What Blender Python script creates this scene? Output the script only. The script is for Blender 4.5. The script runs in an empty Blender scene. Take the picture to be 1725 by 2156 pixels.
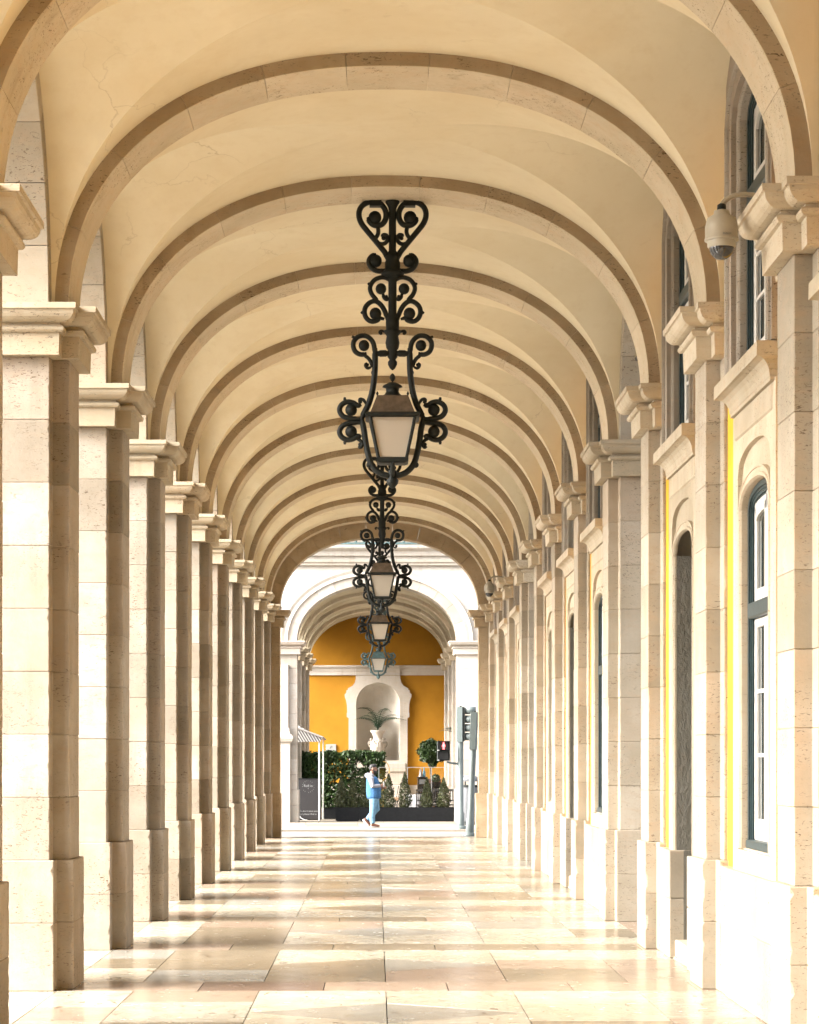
import bpy, bmesh, math, random
import numpy as np
from mathutils import Vector, Matrix
R = math.radians
random.seed(7)
rng = np.random.default_rng(11)
scene = bpy.context.scene
COL = scene.collection

# ------------------------------------------------------------------ camera, sky, sun, exposure
cam_d = bpy.data.cameras.new('camera'); cam = bpy.data.objects.new('camera', cam_d); COL.objects.link(cam)
cam.location = (0, 0, 1.85); cam.rotation_euler = (R(90), 0, 0)
cam_d.sensor_fit = 'HORIZONTAL'; cam_d.sensor_width = 36
cam_d.lens = 36 * 5000 / 1725
cam_d.shift_x = 70.9 / 1725; cam_d.shift_y = 520.0 / 1725
cam_d.clip_start = 0.1; cam_d.clip_end = 2000
scene.camera = cam

SUN_EL = 34
SUN_AZ = Vector((-0.96, -0.28))        # towards the sun: behind the viewer and a little to the left
w = bpy.data.worlds.new('World'); scene.world = w; w.use_nodes = True
nt = w.node_tree; nt.nodes.clear()
sky = nt.nodes.new('ShaderNodeTexSky'); sky.sky_type = 'NISHITA'; sky.sun_disc = False
sky.sun_elevation = R(SUN_EL); sky.sun_rotation = math.atan2(SUN_AZ.x, SUN_AZ.y)
sky.air_density = 1.0; sky.dust_density = 6.0; sky.ozone_density = 1.0
hs = nt.nodes.new('ShaderNodeHueSaturation'); hs.inputs['Saturation'].default_value = 0.3
bg = nt.nodes.new('ShaderNodeBackground'); bg.inputs['Strength'].default_value = 0.15
wo = nt.nodes.new('ShaderNodeOutputWorld')
nt.links.new(sky.outputs[0], hs.inputs['Color']); nt.links.new(hs.outputs[0], bg.inputs[0]); nt.links.new(bg.outputs[0], wo.inputs[0])

sd = bpy.data.lights.new('sun', 'SUN'); sun = bpy.data.objects.new('sun', sd); COL.objects.link(sun)
sd.energy = 1.2; sd.angle = R(32); sd.color = (1.0, 0.965, 0.885)
_h = SUN_AZ.normalized() * math.cos(R(SUN_EL)); _d = Vector((-_h.x, -_h.y, -math.sin(R(SUN_EL))))
sun.rotation_euler = _d.to_track_quat('-Z', 'Y').to_euler(); sun.location = (-40, 20, 40)

scene.view_settings.view_transform = 'Standard'; scene.view_settings.look = 'None'
scene.view_settings.exposure = 3.12; scene.view_settings.gamma = 1.0
scene.view_settings.use_curve_mapping = False
scene.render.engine = 'CYCLES'
scene.cycles.max_bounces = 10; scene.cycles.diffuse_bounces = 7; scene.cycles.glossy_bounces = 4
scene.cycles.transmission_bounces = 6; scene.cycles.transparent_max_bounces = 8
scene.cycles.sample_clamp_indirect = 8
scene.cycles.use_denoising = True

# ------------------------------------------------------------------ materials
def newmat(name):
    m = bpy.data.materials.new(name); m.use_nodes = True
    t = m.node_tree; b = t.nodes['Principled BSDF']
    return m, t, b
def N(t, typ, **kw):
    n = t.nodes.new(typ)
    for k, v in kw.items():
        if k in n.inputs: n.inputs[k].default_value = v
        else: setattr(n, k, v)
    return n
def ramp(t, fac, stops):
    r = t.nodes.new('ShaderNodeValToRGB')
    e = r.color_ramp.elements
    while len(e) < len(stops): e.new(0.5)
    for i, (p, c) in enumerate(stops):
        e[i].position = p; e[i].color = (c[0], c[1], c[2], 1) if hasattr(c, '__len__') else (c, c, c, 1)
    t.links.new(fac, r.inputs[0]); return r.outputs[0]
def mix(t, fac, a, b, mode='MIX'):
    n = t.nodes.new('ShaderNodeMix'); n.data_type = 'RGBA'; n.blend_type = mode
    for s, v in ((0, fac), (6, a), (7, b)):
        if hasattr(v, 'is_linked') or hasattr(v, 'links'): t.links.new(v, n.inputs[s])
        elif s == 0: n.inputs[0].default_value = v
        else: n.inputs[s].default_value = (v[0], v[1], v[2], 1)
    return n.outputs[2]
def wpos(t, scale=(1, 1, 1)):
    g = t.nodes.new('ShaderNodeNewGeometry'); m = t.nodes.new('ShaderNodeMapping')
    m.inputs['Scale'].default_value = scale
    t.links.new(g.outputs['Position'], m.inputs['Vector']); return m.outputs[0]
def noise(t, vec, scale, detail=5, rough=0.55, dist=0.0):
    n = t.nodes.new('ShaderNodeTexNoise'); n.inputs['Scale'].default_value = scale
    n.inputs['Detail'].default_value = detail; n.inputs['Roughness'].default_value = rough
    n.inputs['Distortion'].default_value = dist
    t.links.new(vec, n.inputs['Vector']); return n.outputs['Fac']
def math_n(t, op, a, b=0.0):
    n = t.nodes.new('ShaderNodeMath'); n.operation = op
    for i, v in enumerate((a, b)):
        if hasattr(v, 'links'): t.links.new(v, n.inputs[i])
        else: n.inputs[i].default_value = v
    return n.outputs[0]
def bump(t, b, h, strength=0.3, dist=0.01):
    n = t.nodes.new('ShaderNodeBump'); n.inputs['Strength'].default_value = strength
    n.inputs['Distance'].default_value = dist
    t.links.new(h, n.inputs['Height']); t.links.new(n.outputs[0], b.inputs['Normal'])
def objrand(t):
    return t.nodes.new('ShaderNodeObjectInfo').outputs['Random']

def stone_mat(name, ca, cb, pit=0.5, rough=0.75, dark=(0.075, 0.05, 0.03), even=False):
    m, t, b = newmat(name)
    p = wpos(t); ps = wpos(t, (1, 1, 2.6))
    base = mix(t, ramp(t, noise(t, p, 2.2, 6, 0.6), [(0.3, 0.0), (0.7, 1.0)]), ca, cb)
    rv = ramp(t, objrand(t), [(0.0, (0.74, 0.71, 0.66)), (0.35, (0.9, 0.88, 0.85)), (0.6, (1.0, 0.97, 0.93)), (0.8, (0.98, 0.9, 0.84)), (1.0, (1.12, 1.12, 1.12))])
    base = mix(t, 0.35 if even else 1.0, base, rv, 'MULTIPLY')
    # pinkish / grey mottling of the limestone
    base = mix(t, ramp(t, noise(t, ps, 5.0, 4, 0.6, 0.6), [(0.5, 0.0), (0.72, 0.45)]), base, (ca[0] * .9, ca[1] * .74, ca[2] * .62))
    base = mix(t, ramp(t, noise(t, ps, 9.0, 5, 0.7, 0.4), [(0.56, 0.0), (0.75, 0.35)]), base, (ca[0] * .62, ca[1] * .6, ca[2] * .56))
    st = math_n(t, 'MULTIPLY', ramp(t, noise(t, wpos(t, (7, 7, .45)), 1.0, 5, 0.65, 0.3), [(0.5, 0.0), (0.72, 0.55)]), ramp(t, noise(t, p, 0.8, 4), [(0.42, 0.0), (0.62, 1.0)]))
    base = mix(t, st, base, (ca[0] * .55, ca[1] * .5, ca[2] * .44))
    # pits, in patches
    pn = noise(t, ps, 26, 3, 0.55, 1.2)
    patch = ramp(t, noise(t, p, 1.6, 3), [(0.42, 0.0), (0.62, 1.0)])
    pits = math_n(t, 'MULTIPLY', ramp(t, pn, [(0.61, 0.0), (0.66, 1.0)]), patch)
    big = math_n(t, 'MULTIPLY', ramp(t, noise(t, ps, 11, 4, 0.6, 1.6), [(0.64, 0.0), (0.68, 1.0)]), ramp(t, noise(t, p, 0.9, 3), [(0.5, 0.0), (0.66, 0.9)]))
    pits = math_n(t, 'MAXIMUM', pits, big)
    base = mix(t, math_n(t, 'MULTIPLY', pits, pit), base, dark)
    t.links.new(base, b.inputs['Base Color']); b.inputs['Roughness'].default_value = rough
    b.inputs['Specular IOR Level'].default_value = 0.25
    h = math_n(t, 'SUBTRACT', math_n(t, 'MULTIPLY', noise(t, p, 38, 4, 0.6), 0.5), math_n(t, 'MULTIPLY', pits, 1.4 * pit))
    bump(t, b, h, 0.35, 0.012)
    return m
STONE = stone_mat('limestone', (0.325, 0.30, 0.26), (0.245, 0.212, 0.17), 0.95)
STONE_PALE = stone_mat('limestone_pale', (0.36, 0.325, 0.268), (0.285, 0.248, 0.19), 0.9)
STONE_FINE = stone_mat('limestone_fine', (0.46, 0.41, 0.325), (0.375, 0.325, 0.24), 0.7)
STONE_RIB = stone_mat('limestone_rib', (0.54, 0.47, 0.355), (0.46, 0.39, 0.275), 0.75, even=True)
STONE_SHADE_STAIN = stone_mat('shaded_stained_limestone', (0.37, 0.30, 0.21), (0.27, 0.205, 0.13), 1.0, 0.9, even=True)  # rib faces and end arch: stains plus shade painted into the colour
STONE_WORN = stone_mat('limestone_worn', (0.335, 0.308, 0.265), (0.24, 0.206, 0.16), 1.0, 0.85)
STONE_WHITE = stone_mat('limestone_white', (0.36, 0.335, 0.305), (0.31, 0.285, 0.25), 0.3)

def plaster_mat(name, ca, cb, crack=0.0):
    m, t, b = newmat(name); p = wpos(t)
    base = mix(t, ramp(t, noise(t, p, 1.1, 6, 0.6, 0.3), [(0.3, 0.0), (0.7, 1.0)]), ca, cb)
    base = mix(t, ramp(t, noise(t, p, 6.0, 5, 0.65), [(0.5, 0.0), (0.8, 0.35)]), base, (ca[0] * .8, ca[1] * .72, ca[2] * .6))
    h = noise(t, p, 30, 4, 0.6)
    base = mix(t, 1.0, base, ramp(t, objrand(t), [(0.0, (0.92, 0.90, 0.87)), (1.0, (1.04, 1.03, 1.02))]), 'MULTIPLY')
    base = mix(t, ramp(t, noise(t, p, 0.55, 5, 0.65, 0.8), [(0.47, 0.0), (0.66, 0.6)]), base, (ca[0] * .86, ca[1] * .80, ca[2] * .70))
    if crack:
        v = N(t, 'ShaderNodeTexVoronoi', feature='DISTANCE_TO_EDGE', Scale=0.55)
        wv = t.nodes.new('ShaderNodeVectorMath'); wv.operation = 'ADD'
        nn = t.nodes.new('ShaderNodeTexNoise'); nn.inputs['Scale'].default_value = 3; nn.inputs['Detail'].default_value = 6
        t.links.new(p, nn.inputs['Vector'])
        sc = t.nodes.new('ShaderNodeVectorMath'); sc.operation = 'SCALE'; sc.inputs['Scale'].default_value = 0.5
        t.links.new(nn.outputs['Color'], sc.inputs[0]); t.links.new(p, wv.inputs[0]); t.links.new(sc.outputs[0], wv.inputs[1])
        t.links.new(wv.outputs[0], v.inputs['Vector'])
        c = math_n(t, 'MULTIPLY', ramp(t, v.outputs['Distance'], [(0.0, 1.0), (0.004, 0.0)]), ramp(t, noise(t, p, 0.5, 2), [(0.52, 0.0), (0.6, 1.0)]))
        base = mix(t, math_n(t, 'MULTIPLY', c, crack), base, (0.2, 0.13, 0.07))
        # small damp blotches
        d = math_n(t, 'MULTIPLY', ramp(t, noise(t, p, 7, 5, 0.7), [(0.6, 0.0), (0.68, 1.0)]), ramp(t, noise(t, p, 0.8, 2), [(0.56, 0.0), (0.66, 0.5)]))
        base = mix(t, math_n(t, 'MULTIPLY', d, crack), base, (0.3, 0.2, 0.1))
    t.links.new(base, b.inputs['Base Color']); b.inputs['Roughness'].default_value = 0.85
    b.inputs['Specular IOR Level'].default_value = 0.2
    bump(t, b, h, 0.12, 0.008)
    return m
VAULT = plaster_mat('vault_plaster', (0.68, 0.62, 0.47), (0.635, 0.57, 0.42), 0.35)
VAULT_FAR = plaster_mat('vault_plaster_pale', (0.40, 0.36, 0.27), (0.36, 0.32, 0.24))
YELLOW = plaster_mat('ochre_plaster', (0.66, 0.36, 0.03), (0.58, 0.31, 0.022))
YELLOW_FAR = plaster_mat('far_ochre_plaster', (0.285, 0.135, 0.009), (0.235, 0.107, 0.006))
GREYPL = plaster_mat('rough_grey_render', (0.15, 0.143, 0.122), (0.1, 0.094, 0.078))
_t = GREYPL.node_tree; bump(_t, _t.nodes['Principled BSDF'], noise(_t, wpos(_t, (1, 1, .6)), 22, 6, 0.65, 0.5), 0.9, 0.03)

def plain(name, c, rough=0.5, metal=0.0, var=0.12, spec=0.4, scale=14):
    m, t, b = newmat(name); p = wpos(t)
    base = mix(t, ramp(t, noise(t, p, scale, 5), [(0.35, 0.0), (0.65, 1.0)]), [x * (1 - var) for x in c], [min(1, x * (1 + var)) for x in c])
    t.links.new(base, b.inputs['Base Color']); b.inputs['Roughness'].default_value = rough
    b.inputs['Metallic'].default_value = metal; b.inputs['Specular IOR Level'].default_value = spec
    return m
IRON = plain('painted_iron', (0.007, 0.009, 0.0075), 0.6, 0.0, 0.35, 0.25)
IRON_PALE = plain('weathered_green_iron', (0.05, 0.085, 0.085), 0.6, 0.0, 0.3)
ROOF_BROWN = plain('lantern_roof_copper', (0.085, 0.06, 0.04), 0.5, 0.2, 0.3)
GREENWOOD = plain('dark_green_paint', (0.017, 0.034, 0.038), 0.4, 0.0, 0.25, 0.5, 30)
WHITEPAINT = plain('white_paint', (0.5, 0.49, 0.46), 0.45, 0, 0.05)
CREAMPLASTIC = plain('cream_plastic', (0.31, 0.28, 0.22), 0.4, 0, 0.05)
DARKDOME = plain('smoked_dome', (0.02, 0.022, 0.026), 0.08, 0, 0.05, 0.8)
CHARCOAL = plain('charcoal_metal', (0.006, 0.0064, 0.007), 0.7, 0, 0.2, 0.1)
GREYGREEN = plain('grey_green_paint', (0.08, 0.098, 0.096), 0.5, 0, 0.12, 0.4, 5)
BINGREY = plain('grey_plastic', (0.085, 0.088, 0.095), 0.45, 0, 0.1)
BLACK = plain('black_wood', (0.012, 0.012, 0.013), 0.5, 0, 0.2)
CLOTH = plain('grey_white_cloth', (0.2, 0.2, 0.205), 0.9, 0, 0.06)
GOLD = plain('gold_metal', (0.3, 0.19, 0.05), 0.35, 0.8, 0.1)
WOODBR = plain('brown_wood', (0.07, 0.03, 0.018), 0.5, 0, 0.2)
SIGNWHITE = plain('sign_white', (0.22, 0.22, 0.21), 0.5, 0, 0.03)
SIGNTEXT = plain('sign_print', (0.22, 0.22, 0.22), 0.6, 0, 0.03)
SIGNDARK = plain('sign_dark_print', (0.05, 0.05, 0.05), 0.6, 0, 0.03)
SOIL = plain('soil', (0.07, 0.045, 0.03), 0.95, 0, 0.4)
BOTBLUE = plain('blue_bottle', (0.04, 0.13, 0.18), 0.15, 0, 0.05)
DARKROOM = plain('dark_interior', (0.03, 0.027, 0.024), 0.9)
REDLIGHT = newmat('red_signal')
REDLIGHT[2].inputs['Base Color'].default_value = (0.6, 0.05, 0.05, 1)
REDLIGHT[2].inputs['Emission Color'].default_value = (1.0, 0.12, 0.12, 1); REDLIGHT[2].inputs['Emission Strength'].default_value = 0.9
REDLIGHT = REDLIGHT[0]
SKIN = plain('skin', (0.17, 0.085, 0.055), 0.5, 0, 0.08)
HAIR = plain('dark_hair', (0.006, 0.0045, 0.004), 0.6, 0, 0.2)
DENIM = plain('blue_denim', (0.03, 0.085, 0.18), 0.85, 0, 0.22, 0.2, 25)
JEANS = plain('light_blue_jeans', (0.10, 0.19, 0.27), 0.85, 0, 0.2, 0.2, 12)
SLEEVE = plain('pale_grey_jersey', (0.19, 0.19, 0.215), 0.9, 0, 0.06, 0.2, 20)
SHOEBR = plain('shoe_brown', (0.07, 0.022, 0.01), 0.6)
SHOEWH = plain('shoe_white', (0.3, 0.3, 0.29), 0.6, 0, 0.04)

def glass_mat(name, tint=(0.015, 0.022, 0.022)):
    m, t, b = newmat(name)
    b.inputs['Base Color'].default_value = (*tint, 1); b.inputs['Roughness'].default_value = 0.06
    b.inputs['Specular IOR Level'].default_value = 0.8
    bump(t, b, noise(t, wpos(t), 2.5, 2), 0.05, 0.01)
    return m
PANE = glass_mat('window_glass')
m, t, b = newmat('frosted_lantern_glass')
b.inputs['Base Color'].default_value = (0.62, 0.56, 0.47, 1); b.inputs['Roughness'].default_value = 0.45
b.inputs['Transmission Weight'].default_value = 0.55
bump(t, b, noise(t, wpos(t), 60, 3), 0.15, 0.004)
FROST = m
m, t, b = newmat('clear_screen_glass')
b.inputs['Base Color'].default_value = (1, 1, 1, 1)
mx = t.nodes.new('ShaderNodeMixShader'); tr = t.nodes.new('ShaderNodeBsdfTransparent'); gl = t.nodes.new('ShaderNodeBsdfGlossy')
gl.inputs['Roughness'].default_value = 0.03
fr = t.nodes.new('ShaderNodeFresnel'); fr.inputs['IOR'].default_value = 1.45
t.links.new(fr.outputs[0], mx.inputs[0]); t.links.new(tr.outputs[0], mx.inputs[1]); t.links.new(gl.outputs[0], mx.inputs[2])
t.links.new(mx.outputs[0], t.nodes['Material Output'].inputs[0])
SCREEN = m

def marble(name, ca, cb, vein):
    m, t, b = newmat(name)
    p = wpos(t); ps = wpos(t, (1.0, 2.6, 1))
    base = mix(t, ramp(t, noise(t, ps, 1.6, 6, 0.6, 0.8), [(0.3, 0.0), (0.7, 1.0)]), ca, cb)
    rv = ramp(t, objrand(t), [(0.0, (0.8, 0.8, 0.8)), (0.3, (0.93, 0.90, 0.85)), (0.6, (0.97, 0.97, 0.97)), (1.0, (1.08, 1.06, 1.03))])
    base = mix(t, 1.0, base, rv, 'MULTIPLY')
    stx = ramp(t, noise(t, wpos(t, (1.3, .6, 1)), 2.3, 8, 0.72, 1.2), [(0.45, 0.0), (0.66, 0.5)])
    base = mix(t, stx, base, (ca[0] * .60, ca[1] * .54, ca[2] * .46))
    v = ramp(t, noise(t, ps, 1.7, 6, 0.6, 1.0), [(0.60, 0.0), (0.72, 0.3)])
    base = mix(t, v, base, vein)
    ch = ramp(t, noise(t, wpos(t, (1.5, .55, 1)), 6.0, 4, 0.6, 1.2), [(0.64, 0.0), (0.66, 1.0)])
    base = mix(t, math_n(t, 'MULTIPLY', ch, 0.92), base, (0.06, 0.04, 0.025))
    sp = ramp(t, noise(t, wpos(t, (1, .45, 1)), 11, 3, 0.5), [(0.69, 0.0), (0.70, 1.0)])
    base = mix(t, sp, base, (0.05, 0.04, 0.03))
    wr = ramp(t, noise(t, wpos(t, (.7, .35, 1)), 1.1, 5, 0.65, 0.6), [(0.4, 0.0), (0.65, 0.32)])
    base = mix(t, wr, base, (ca[0] * .62, ca[1] * .58, ca[2] * .52))
    t.links.new(base, b.inputs['Base Color'])
    rr = ramp(t, noise(t, p, 4, 5, 0.65), [(0.3, 0.17), (0.7, 0.29)])
    t.links.new(rr, b.inputs['Roughness']); b.inputs['Specular IOR Level'].default_value = 0.42
    h = math_n(t, 'SUBTRACT', math_n(t, 'MULTIPLY', noise(t, p, 2.5, 3), 0.8), math_n(t, 'MULTIPLY', ch, 0.4))
    bump(t, b, h, 0.03, 0.01)
    return m
M_CREAM = marble('cream_marble', (0.37, 0.345, 0.285), (0.32, 0.293, 0.233), (0.36, 0.28, 0.18))
M_PINK = marble('pink_marble', (0.28, 0.21, 0.165), (0.25, 0.20, 0.155), (0.22, 0.15, 0.12))
M_GREY = marble('grey_marble', (0.245, 0.235, 0.205), (0.225, 0.222, 0.205), (0.28, 0.225, 0.155))
M_TAN = marble('tan_marble', (0.185, 0.155, 0.113), (0.155, 0.127, 0.09), (0.17, 0.13, 0.085))
M_RED = marble('dark_red_marble', (0.14, 0.095, 0.075), (0.11, 0.073, 0.055), (0.24, 0.18, 0.14))
MORTAR = plain('joint_mortar', (0.035, 0.027, 0.018), 0.9)
m, t, b = newmat('granite_setts')
p = wpos(t)
br = N(t, 'ShaderNodeTexBrick', Scale=1.0); br.offset = 0.5
br.inputs['Brick Width'].default_value = 0.14; br.inputs['Row Height'].default_value = 0.1; br.inputs['Mortar Size'].default_value = 0.012
br.inputs['Color1'].default_value = (0.12, 0.117, 0.11, 1); br.inputs['Color2'].default_value = (0.08, 0.078, 0.075, 1); br.inputs['Mortar'].default_value = (0.035, 0.033, 0.03, 1)
t.links.new(p, br.inputs['Vector'])
t.links.new(mix(t, ramp(t, noise(t, wpos(t, (.3, 3, 1)), 1.0, 4), [(0.4, 0.0), (0.6, 0.7)]), br.outputs['Color'], (0.19, 0.175, 0.15)), b.inputs['Base Color'])
b.inputs['Roughness'].default_value = 0.7; bump(t, b, br.outputs['Fac'], -0.5, 0.02)
SETTS = m
PAVE = stone_mat('pale_paving', (0.20, 0.18, 0.15), (0.165, 0.148, 0.12), 0.3)

def leaf_mat(name, ca, cb, cc):
    m, t, b = newmat(name)
    n1 = noise(t, wpos(t), 3.2, 4, 0.6); n2 = noise(t, wpos(t), 22, 2)
    base = mix(t, ramp(t, n1, [(0.38, 0.0), (0.62, 1.0)]), ca, cb)
    base = mix(t, ramp(t, n2, [(0.55, 0.0), (0.7, 0.8)]), base, cc)
    t.links.new(base, b.inputs['Base Color']); b.inputs['Roughness'].default_value = 0.5
    b.inputs['Specular IOR Level'].default_value = 0.3
    return m
LEAF = leaf_mat('hedge_leaf', (0.013, 0.027, 0.007), (0.025, 0.048, 0.011), (0.05, 0.085, 0.018))
LEAFCONE = leaf_mat('conifer_leaf', (0.022, 0.027, 0.009), (0.038, 0.044, 0.015), (0.06, 0.055, 0.022))
LEAFPALM = leaf_mat('palm_leaf', (0.014, 0.03, 0.017), (0.022, 0.045, 0.024), (0.04, 0.062, 0.034))
BARK = plain('bark', (0.10, 0.075, 0.05), 0.9, 0, 0.3)
m, t, b = newmat('striped_awning')
sx = t.nodes.new('ShaderNodeSeparateXYZ'); t.links.new(wpos(t), sx.inputs[0])
fr_ = math_n(t, 'FRACT', math_n(t, 'MULTIPLY', math_n(t, 'ADD', sx.outputs[0], math_n(t, 'MULTIPLY', sx.outputs[2], 0.6)), 12.0))
t.links.new(mix(t, math_n(t, 'GREATER_THAN', fr_, 0.5), (0.26, 0.25, 0.235), (0.045, 0.038, 0.038)), b.inputs['Base Color'])
b.inputs['Roughness'].default_value = 0.9
AWNING = m

# ------------------------------------------------------------------ object helpers
def tag(o, label=None, cat=None, group=None, kind=None):
    if label: o['label'] = label
    if cat: o['category'] = cat
    if group: o['group'] = group
    if kind: o['kind'] = kind
    return o
def thing(name, label, cat, loc=(0, 0, 0), group=None, rz=0):
    o = bpy.data.objects.new(name, None); COL.objects.link(o); o.location = loc; o.rotation_euler = (0, 0, rz)
    o.empty_display_size = 0.2
    return tag(o, label, cat, group)
def link_mesh(name, me, parent=None, loc=(0, 0, 0), rot=None, scale=None):
    o = bpy.data.objects.new(name, me); COL.objects.link(o); o.location = loc
    if rot: o.rotation_euler = rot
    if scale: o.scale = scale
    if parent is not None: o.parent = parent
    return o
def copy_tree(o, parent=None):
    c = o.copy(); COL.objects.link(c)
    if parent is not None: c.parent = parent
    for ch in o.children: copy_tree(ch, c)
    return c

class MB:
    def __init__(s): s.v = []; s.f = []; s.sm = []
    def add(s, vs, fs, smooth=False):
        o = len(s.v); s.v += [tuple(map(float, p)) for p in vs]
        for f in fs: s.f.append([i + o for i in f]); s.sm.append(smooth)
        return s
    def box(s, x0, x1, y0, y1, z0, z1, bev=0.0):
        if bev:
            c = [(x0 + bev, y0), (x1 - bev, y0), (x1, y0 + bev), (x1, y1 - bev), (x1 - bev, y1), (x0 + bev, y1), (x0, y1 - bev), (x0, y0 + bev)]
            cx, cy = (x0 + x1) / 2, (y0 + y1) / 2
            def ins(p): return (p[0] - math.copysign(bev, p[0] - cx), p[1] - math.copysign(bev, p[1] - cy))
            return s.loft([[(*ins(p), z0) for p in c], [(*p, z0 + bev) for p in c], [(*p, z1 - bev) for p in c], [(*ins(p), z1) for p in c]])
        v = [(x, y, z) for z in (z0, z1) for x, y in ((x0, y0), (x1, y0), (x1, y1), (x0, y1))]
        return s.add(v, [(3, 2, 1, 0), (4, 5, 6, 7), (0, 1, 5, 4), (1, 2, 6, 5), (2, 3, 7, 6), (3, 0, 4, 7)])
    def loft(s, rings, cap=True, smooth=False, closed=True):
        n = len(rings[0]); vs = [p for r in rings for p in r]; fs = []
        for k in range(len(rings) - 1):
            for i in range(n if closed else n - 1):
                j = (i + 1) % n; fs.append((k * n + i, k * n + j, (k + 1) * n + j, (k + 1) * n + i))
        s.add(vs, fs, smooth)
        if cap:
            s.add(rings[0], [tuple(range(n - 1, -1, -1))]); s.add(rings[-1], [tuple(range(n))])
        return s
    def prism(s, poly, z0, z1):
        return s.loft([[(x, y, z0) for x, y in poly], [(x, y, z1) for x, y in poly]])
    def lathe(s, prof, c=(0, 0, 0), n=20, axis='z', sx=1.0, sy=1.0):
        rings = []
        for r, z in prof:
            rings.append([(c[0] + r * sx * math.cos(2 * math.pi * i / n), c[1] + r * sy * math.sin(2 * math.pi * i / n), c[2] + z) for i in range(n)])
        if axis == 'y': rings = [[(p[0], c[1] + (p[2] - c[2]), c[2] + (p[1] - c[1])) for p in reversed(r)] for r in rings]
        if axis == 'x': rings = [[(c[0] + (p[2] - c[2]), p[1], c[2] + (p[0] - c[0])) for p in reversed(r)] for r in rings]
        return s.loft(rings, True, True)
    def tube(s, pts, rad, n=8, fy=1.0, smooth=True, up=(0, 1, 0)):
        pts = [Vector(p) for p in pts]; m = len(pts)
        rad = [rad] * m if not hasattr(rad, '__len__') else rad
        rings = []; u = Vector(up)
        for i in range(m):
            tg = (pts[min(i + 1, m - 1)] - pts[max(i - 1, 0)])
            if tg.length < 1e-9: tg = Vector((0, 0, 1))
            tg.normalize(); a = u - tg * u.dot(tg)
            if a.length < 1e-4: a = Vector((1, 0, 0)) - tg * tg.x
            a.normalize(); b = tg.cross(a)
            rings.append([pts[i] + a * (rad[i] * fy * math.cos(2 * math.pi * k / n)) + b * (rad[i] * math.sin(2 * math.pi * k / n)) for k in range(n)])
        return s.loft(rings, True, smooth)
    def sphere(s, c, r, n=14, m=9, sc=(1, 1, 1)):
        rings = [[(c[0] + sc[0] * r * math.sin(math.pi * (j + .02) / (m + .04)) * math.cos(2 * math.pi * i / n), c[1] + sc[1] * r * math.sin(math.pi * (j + .02) / (m + .04)) * math.sin(2 * math.pi * i / n), c[2] - sc[2] * r * math.cos(math.pi * (j + .02) / (m + .04))) for i in range(n)] for j in range(m + 1)]
        return s.loft(rings, True, True)
    def mesh(s, name, mat):
        me = bpy.data.meshes.new(name); me.from_pydata(s.v, [], s.f)
        me.polygons.foreach_set('use_smooth', s.sm)
        me.materials.append(mat); me.update(); return me
    def build(s, name, mat, parent=None, loc=(0, 0, 0), fix=True):
        me = s.mesh(name, mat)
        if fix:
            bm = bmesh.new(); bm.from_mesh(me); bmesh.ops.recalc_face_normals(bm, faces=bm.faces); bm.to_mesh(me); bm.free()
        return link_mesh(name, me, parent, loc)
def fixn(me):
    bm = bmesh.new(); bm.from_mesh(me); bmesh.ops.recalc_face_normals(bm, faces=bm.faces); bm.to_mesh(me); bm.free(); return me
def catmull(pts, k=6):
    P = [np.array(p, float) for p in pts]; out = []
    for i in range(len(P) - 1):
        p0, p1, p2, p3 = P[max(i - 1, 0)], P[i], P[i + 1], P[min(i + 2, len(P) - 1)]
        for j in range(k):
            u = j / k
            out.append(0.5 * ((2 * p1) + (-p0 + p2) * u + (2 * p0 - 5 * p1 + 4 * p2 - p3) * u * u + (-p0 + 3 * p1 - 3 * p2 + p3) * u ** 3))
    out.append(P[-1]); return [tuple(p) for p in out]
def text_mesh(name, s, size, mat, parent, loc, rot=(R(90), 0, 0), spacing=1.0, shear=0.0):
    cu = bpy.data.curves.new(name, 'FONT'); cu.body = s; cu.size = size; cu.align_x = 'CENTER'; cu.align_y = 'CENTER'
    cu.space_character = spacing; cu.shear = shear; cu.resolution_u = 3; cu.extrude = 0.0015
    o = bpy.data.objects.new(name + '_curve', cu)
    me = bpy.data.meshes.new_from_object(o); bpy.data.objects.remove(o); bpy.data.curves.remove(cu)
    me.name = name; me.materials.clear(); me.materials.append(mat)
    return link_mesh(name, me, parent, loc, rot)

# ------------------------------------------------------------------ arcade geometry
BAY = 4.035
def P(k): return 19.07 + BAY * (k - 2)
def YC(k): return P(k) + 0.355
ZS = 5.45                      # springing (cap top)
XL, XR = -2.467, 2.655         # inner faces of pier strips
XC, HA = (XL + XR) / 2, (XR - XL) / 2
ORD = ['', 'nearest', 'second', 'third', 'fourth', 'fifth', 'sixth', 'seventh', 'eighth', 'ninth', 'tenth', 'eleventh']

def offset_poly(poly, o):
    n = len(poly); out = []
    for i in range(n):
        a, b, c = Vector(poly[i - 1]), Vector(poly[i]), Vector(poly[(i + 1) % n])
        e1 = (b - a).normalized(); e2 = (c - b).normalized()
        n1 = Vector((e1.y, -e1.x)); n2 = Vector((e2.y, -e2.x))
        out.append(tuple(b + (n1 + n2) * o))
    return out
def corners(poly, bev, jit=None):
    """chamfer each corner with 3 points; jit = list of inward wear per corner"""
    n = len(poly); out = []
    for i in range(n):
        a, b, c = Vector(poly[i - 1]), Vector(poly[i]), Vector(poly[(i + 1) % n])
        e1 = (b - a).normalized(); e2 = (c - b).normalized()
        convex = e1.x * e2.y - e1.y * e2.x > 0
        d = bev + (jit[i] if (jit is not None and convex) else 0.0)
        if not convex: d = 0.004
        out += [tuple(b - e1 * d), tuple(b - e1 * d * .3 + e2 * d * .3), tuple(b + e2 * d)]
    return out
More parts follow.
